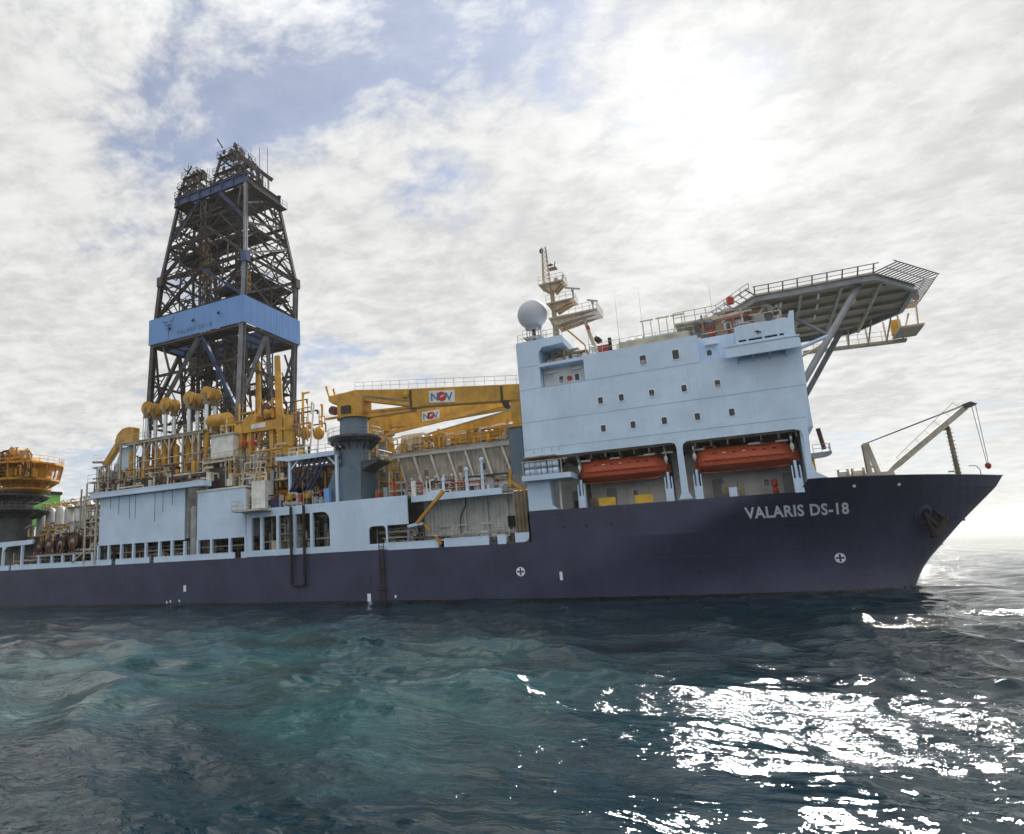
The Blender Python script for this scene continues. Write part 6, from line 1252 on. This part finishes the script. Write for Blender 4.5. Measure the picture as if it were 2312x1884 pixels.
r = MB(); r.path([(16.8, 12.6, 9.9), (17.3, 12.6, 9.85), (17.5, 12.6, 9.5), (17.5, 12.6, 8.4)], 0.035, 5); r.build('vent_gooseneck', GREY, None, label='thin bent vent pipe at the bow beside the red hook block', cat='vent pipe')
for x, w, lab in ((7.3, 0.4, 'cream mooring winch on the foredeck nearest the block'), (8.4, 0.45, 'cream mooring winch on the foredeck beside the crane base')):
    t = thing('mooring_winch', (x, 9, 8), lab, 'winch', 'foredeck winches'); m_ = MB(); m_.lathe([(0.7, -w), (0.7, -w+0.1), (0.45, -w+0.1), (0.45, w-0.1), (0.7, w-0.1), (0.7, w)], (x, 9, 9.6), (1, 0, 0), 16); m_.build('drum', CREAM, t)
    m_ = MB(); m_.box(x-w-0.1, 8.4, 8.0, x+w+0.1, 9.6, 9.2); m_.build('bed', BROWN, t)
m_ = MB(); m_.box(7.7, 7.6, 8.0, 8.4, 8.4, 9.35); m_.build('deck_locker', RED, None, label='small red locker among the foredeck winches', cat='locker')
ft = thing('fire_monitor_platform', (5.8, 4.6, 8), 'small pale platform carrying a dark leaning tube, forward of the block', 'platform')
m_ = MB(); m_.prism([(4.7, 11.0), (5.9, 11.1), (6.3, 11.25), (6.3, 11.45), (4.7, 11.4)], 4.2, 5.6, 'y'); m_.build('floor', GREY, ft)
m_ = MB(); m_.tube((5.85, 4.8, 11.7), (5.65, 4.8, 13.5), 0.17, n=10); m_.build('tube', RUSTM, ft)
r = MB(); r.rail([(5.0, 4.25, 11.4), (6.25, 4.25, 11.4), (6.25, 5.5, 11.4)], 0.7, 0.02, 0.5); r.build('handrail', GREY, ft)
m_ = MB(); m_.box(4.75, 4.5, 9.9, 5.0, 5.2, 11.0); m_.build('bracket', YEL2, ft)
# anchor stowed in its pocket
def hv(x, z, off=0.0): return Vector((x, hull_y(x, z)-off, z))
ax_, az_ = 12.6, 5.6
an = thing('bow_anchor', hv(ax_, az_), 'dark rusty stockless anchor stowed against the bow', 'anchor')
n0 = (hv(ax_+0.3, az_)-hv(ax_-0.3, az_)).normalized(); n1_ = (hv(ax_, az_+0.3)-hv(ax_, az_-0.3)).normalized(); nn = n0.cross(n1_).normalized()
if nn.y > 0: nn = -nn
def ap(u, w, d): return hv(ax_, az_) + n0*u + Vector((0, 0, 1))*w + nn*d
m_ = MB(); m_.lathe([(0.95, -0.25), (0.9, 0.22), (0.62, 0.30), (0.5, 0.05)], ap(-0.75, 0.35, 0.0), tuple(nn), 20); m_.build('hawse_bolster', HULL, an, smooth=True)
m_ = MB(); m_.bar(ap(-0.75, 0.55, 0.25), ap(0.5, -0.75, 0.45), 0.34, 0.28); m_.build('shank', IRON, an)
m_ = MB(); m_.bar(ap(-0.4, -1.2, 0.45), ap(1.35, 0.0, 0.45), 0.42, 0.5); m_.build('crown', IRON, an)
for c_, t_ in (((-0.35, -1.15), (-0.65, 0.25)), ((1.3, -0.05), (0.25, 0.95))):
    m_ = MB(); b0 = ap(c_[0], c_[1], 0.45); tp = ap(t_[0], t_[1], 0.35); m_.tube(b0, tp, 0.28, 0.07, n=6); m_.build('fluke', IRON, an)
m_ = MB(); m_.tube(ap(-0.55, -1.35, 0.4), ap(-0.2, -1.1, 0.5), 0.2, n=8); m_.build('tripping_palm', IRON, an)
m_ = MB(); m_.tube(ap(1.2, -0.1, 0.5), ap(1.55, 0.15, 0.4), 0.2, n=8); m_.build('tripping_palm', IRON, an)
for (x, z) in ((16.05, 5.4), (14.1, 3.4)):
    m_ = MB(); p = Vector((stem_x(z), CL, z)); m_.box(p.x-0.1, CL-0.1, z-0.12, p.x+0.1, CL+0.1, z+0.05); m_.build('stem_lug', HULL, hull)
# ------------------------------------------------------------------ sea haze: even, thin air round the whole scene
hz = MB(); hz.box(-9600, -1700, -2.5, 9600, 14600, 82.0)
hm = bpy.data.materials.new('sea_haze'); hm.use_nodes = True; ht = hm.node_tree; ht.nodes.clear()
ho = ht.nodes.new('ShaderNodeOutputMaterial'); hv_ = ht.nodes.new('ShaderNodeVolumePrincipled')
hv_.inputs['Color'].default_value = (0.95, 0.95, 0.93, 1); hv_.inputs['Density'].default_value = 0.00012; hv_.inputs['Anisotropy'].default_value = 0.45
ht.links.new(hv_.outputs[0], ho.inputs['Volume'])
hz.build('haze', hm, None, kind='stuff')
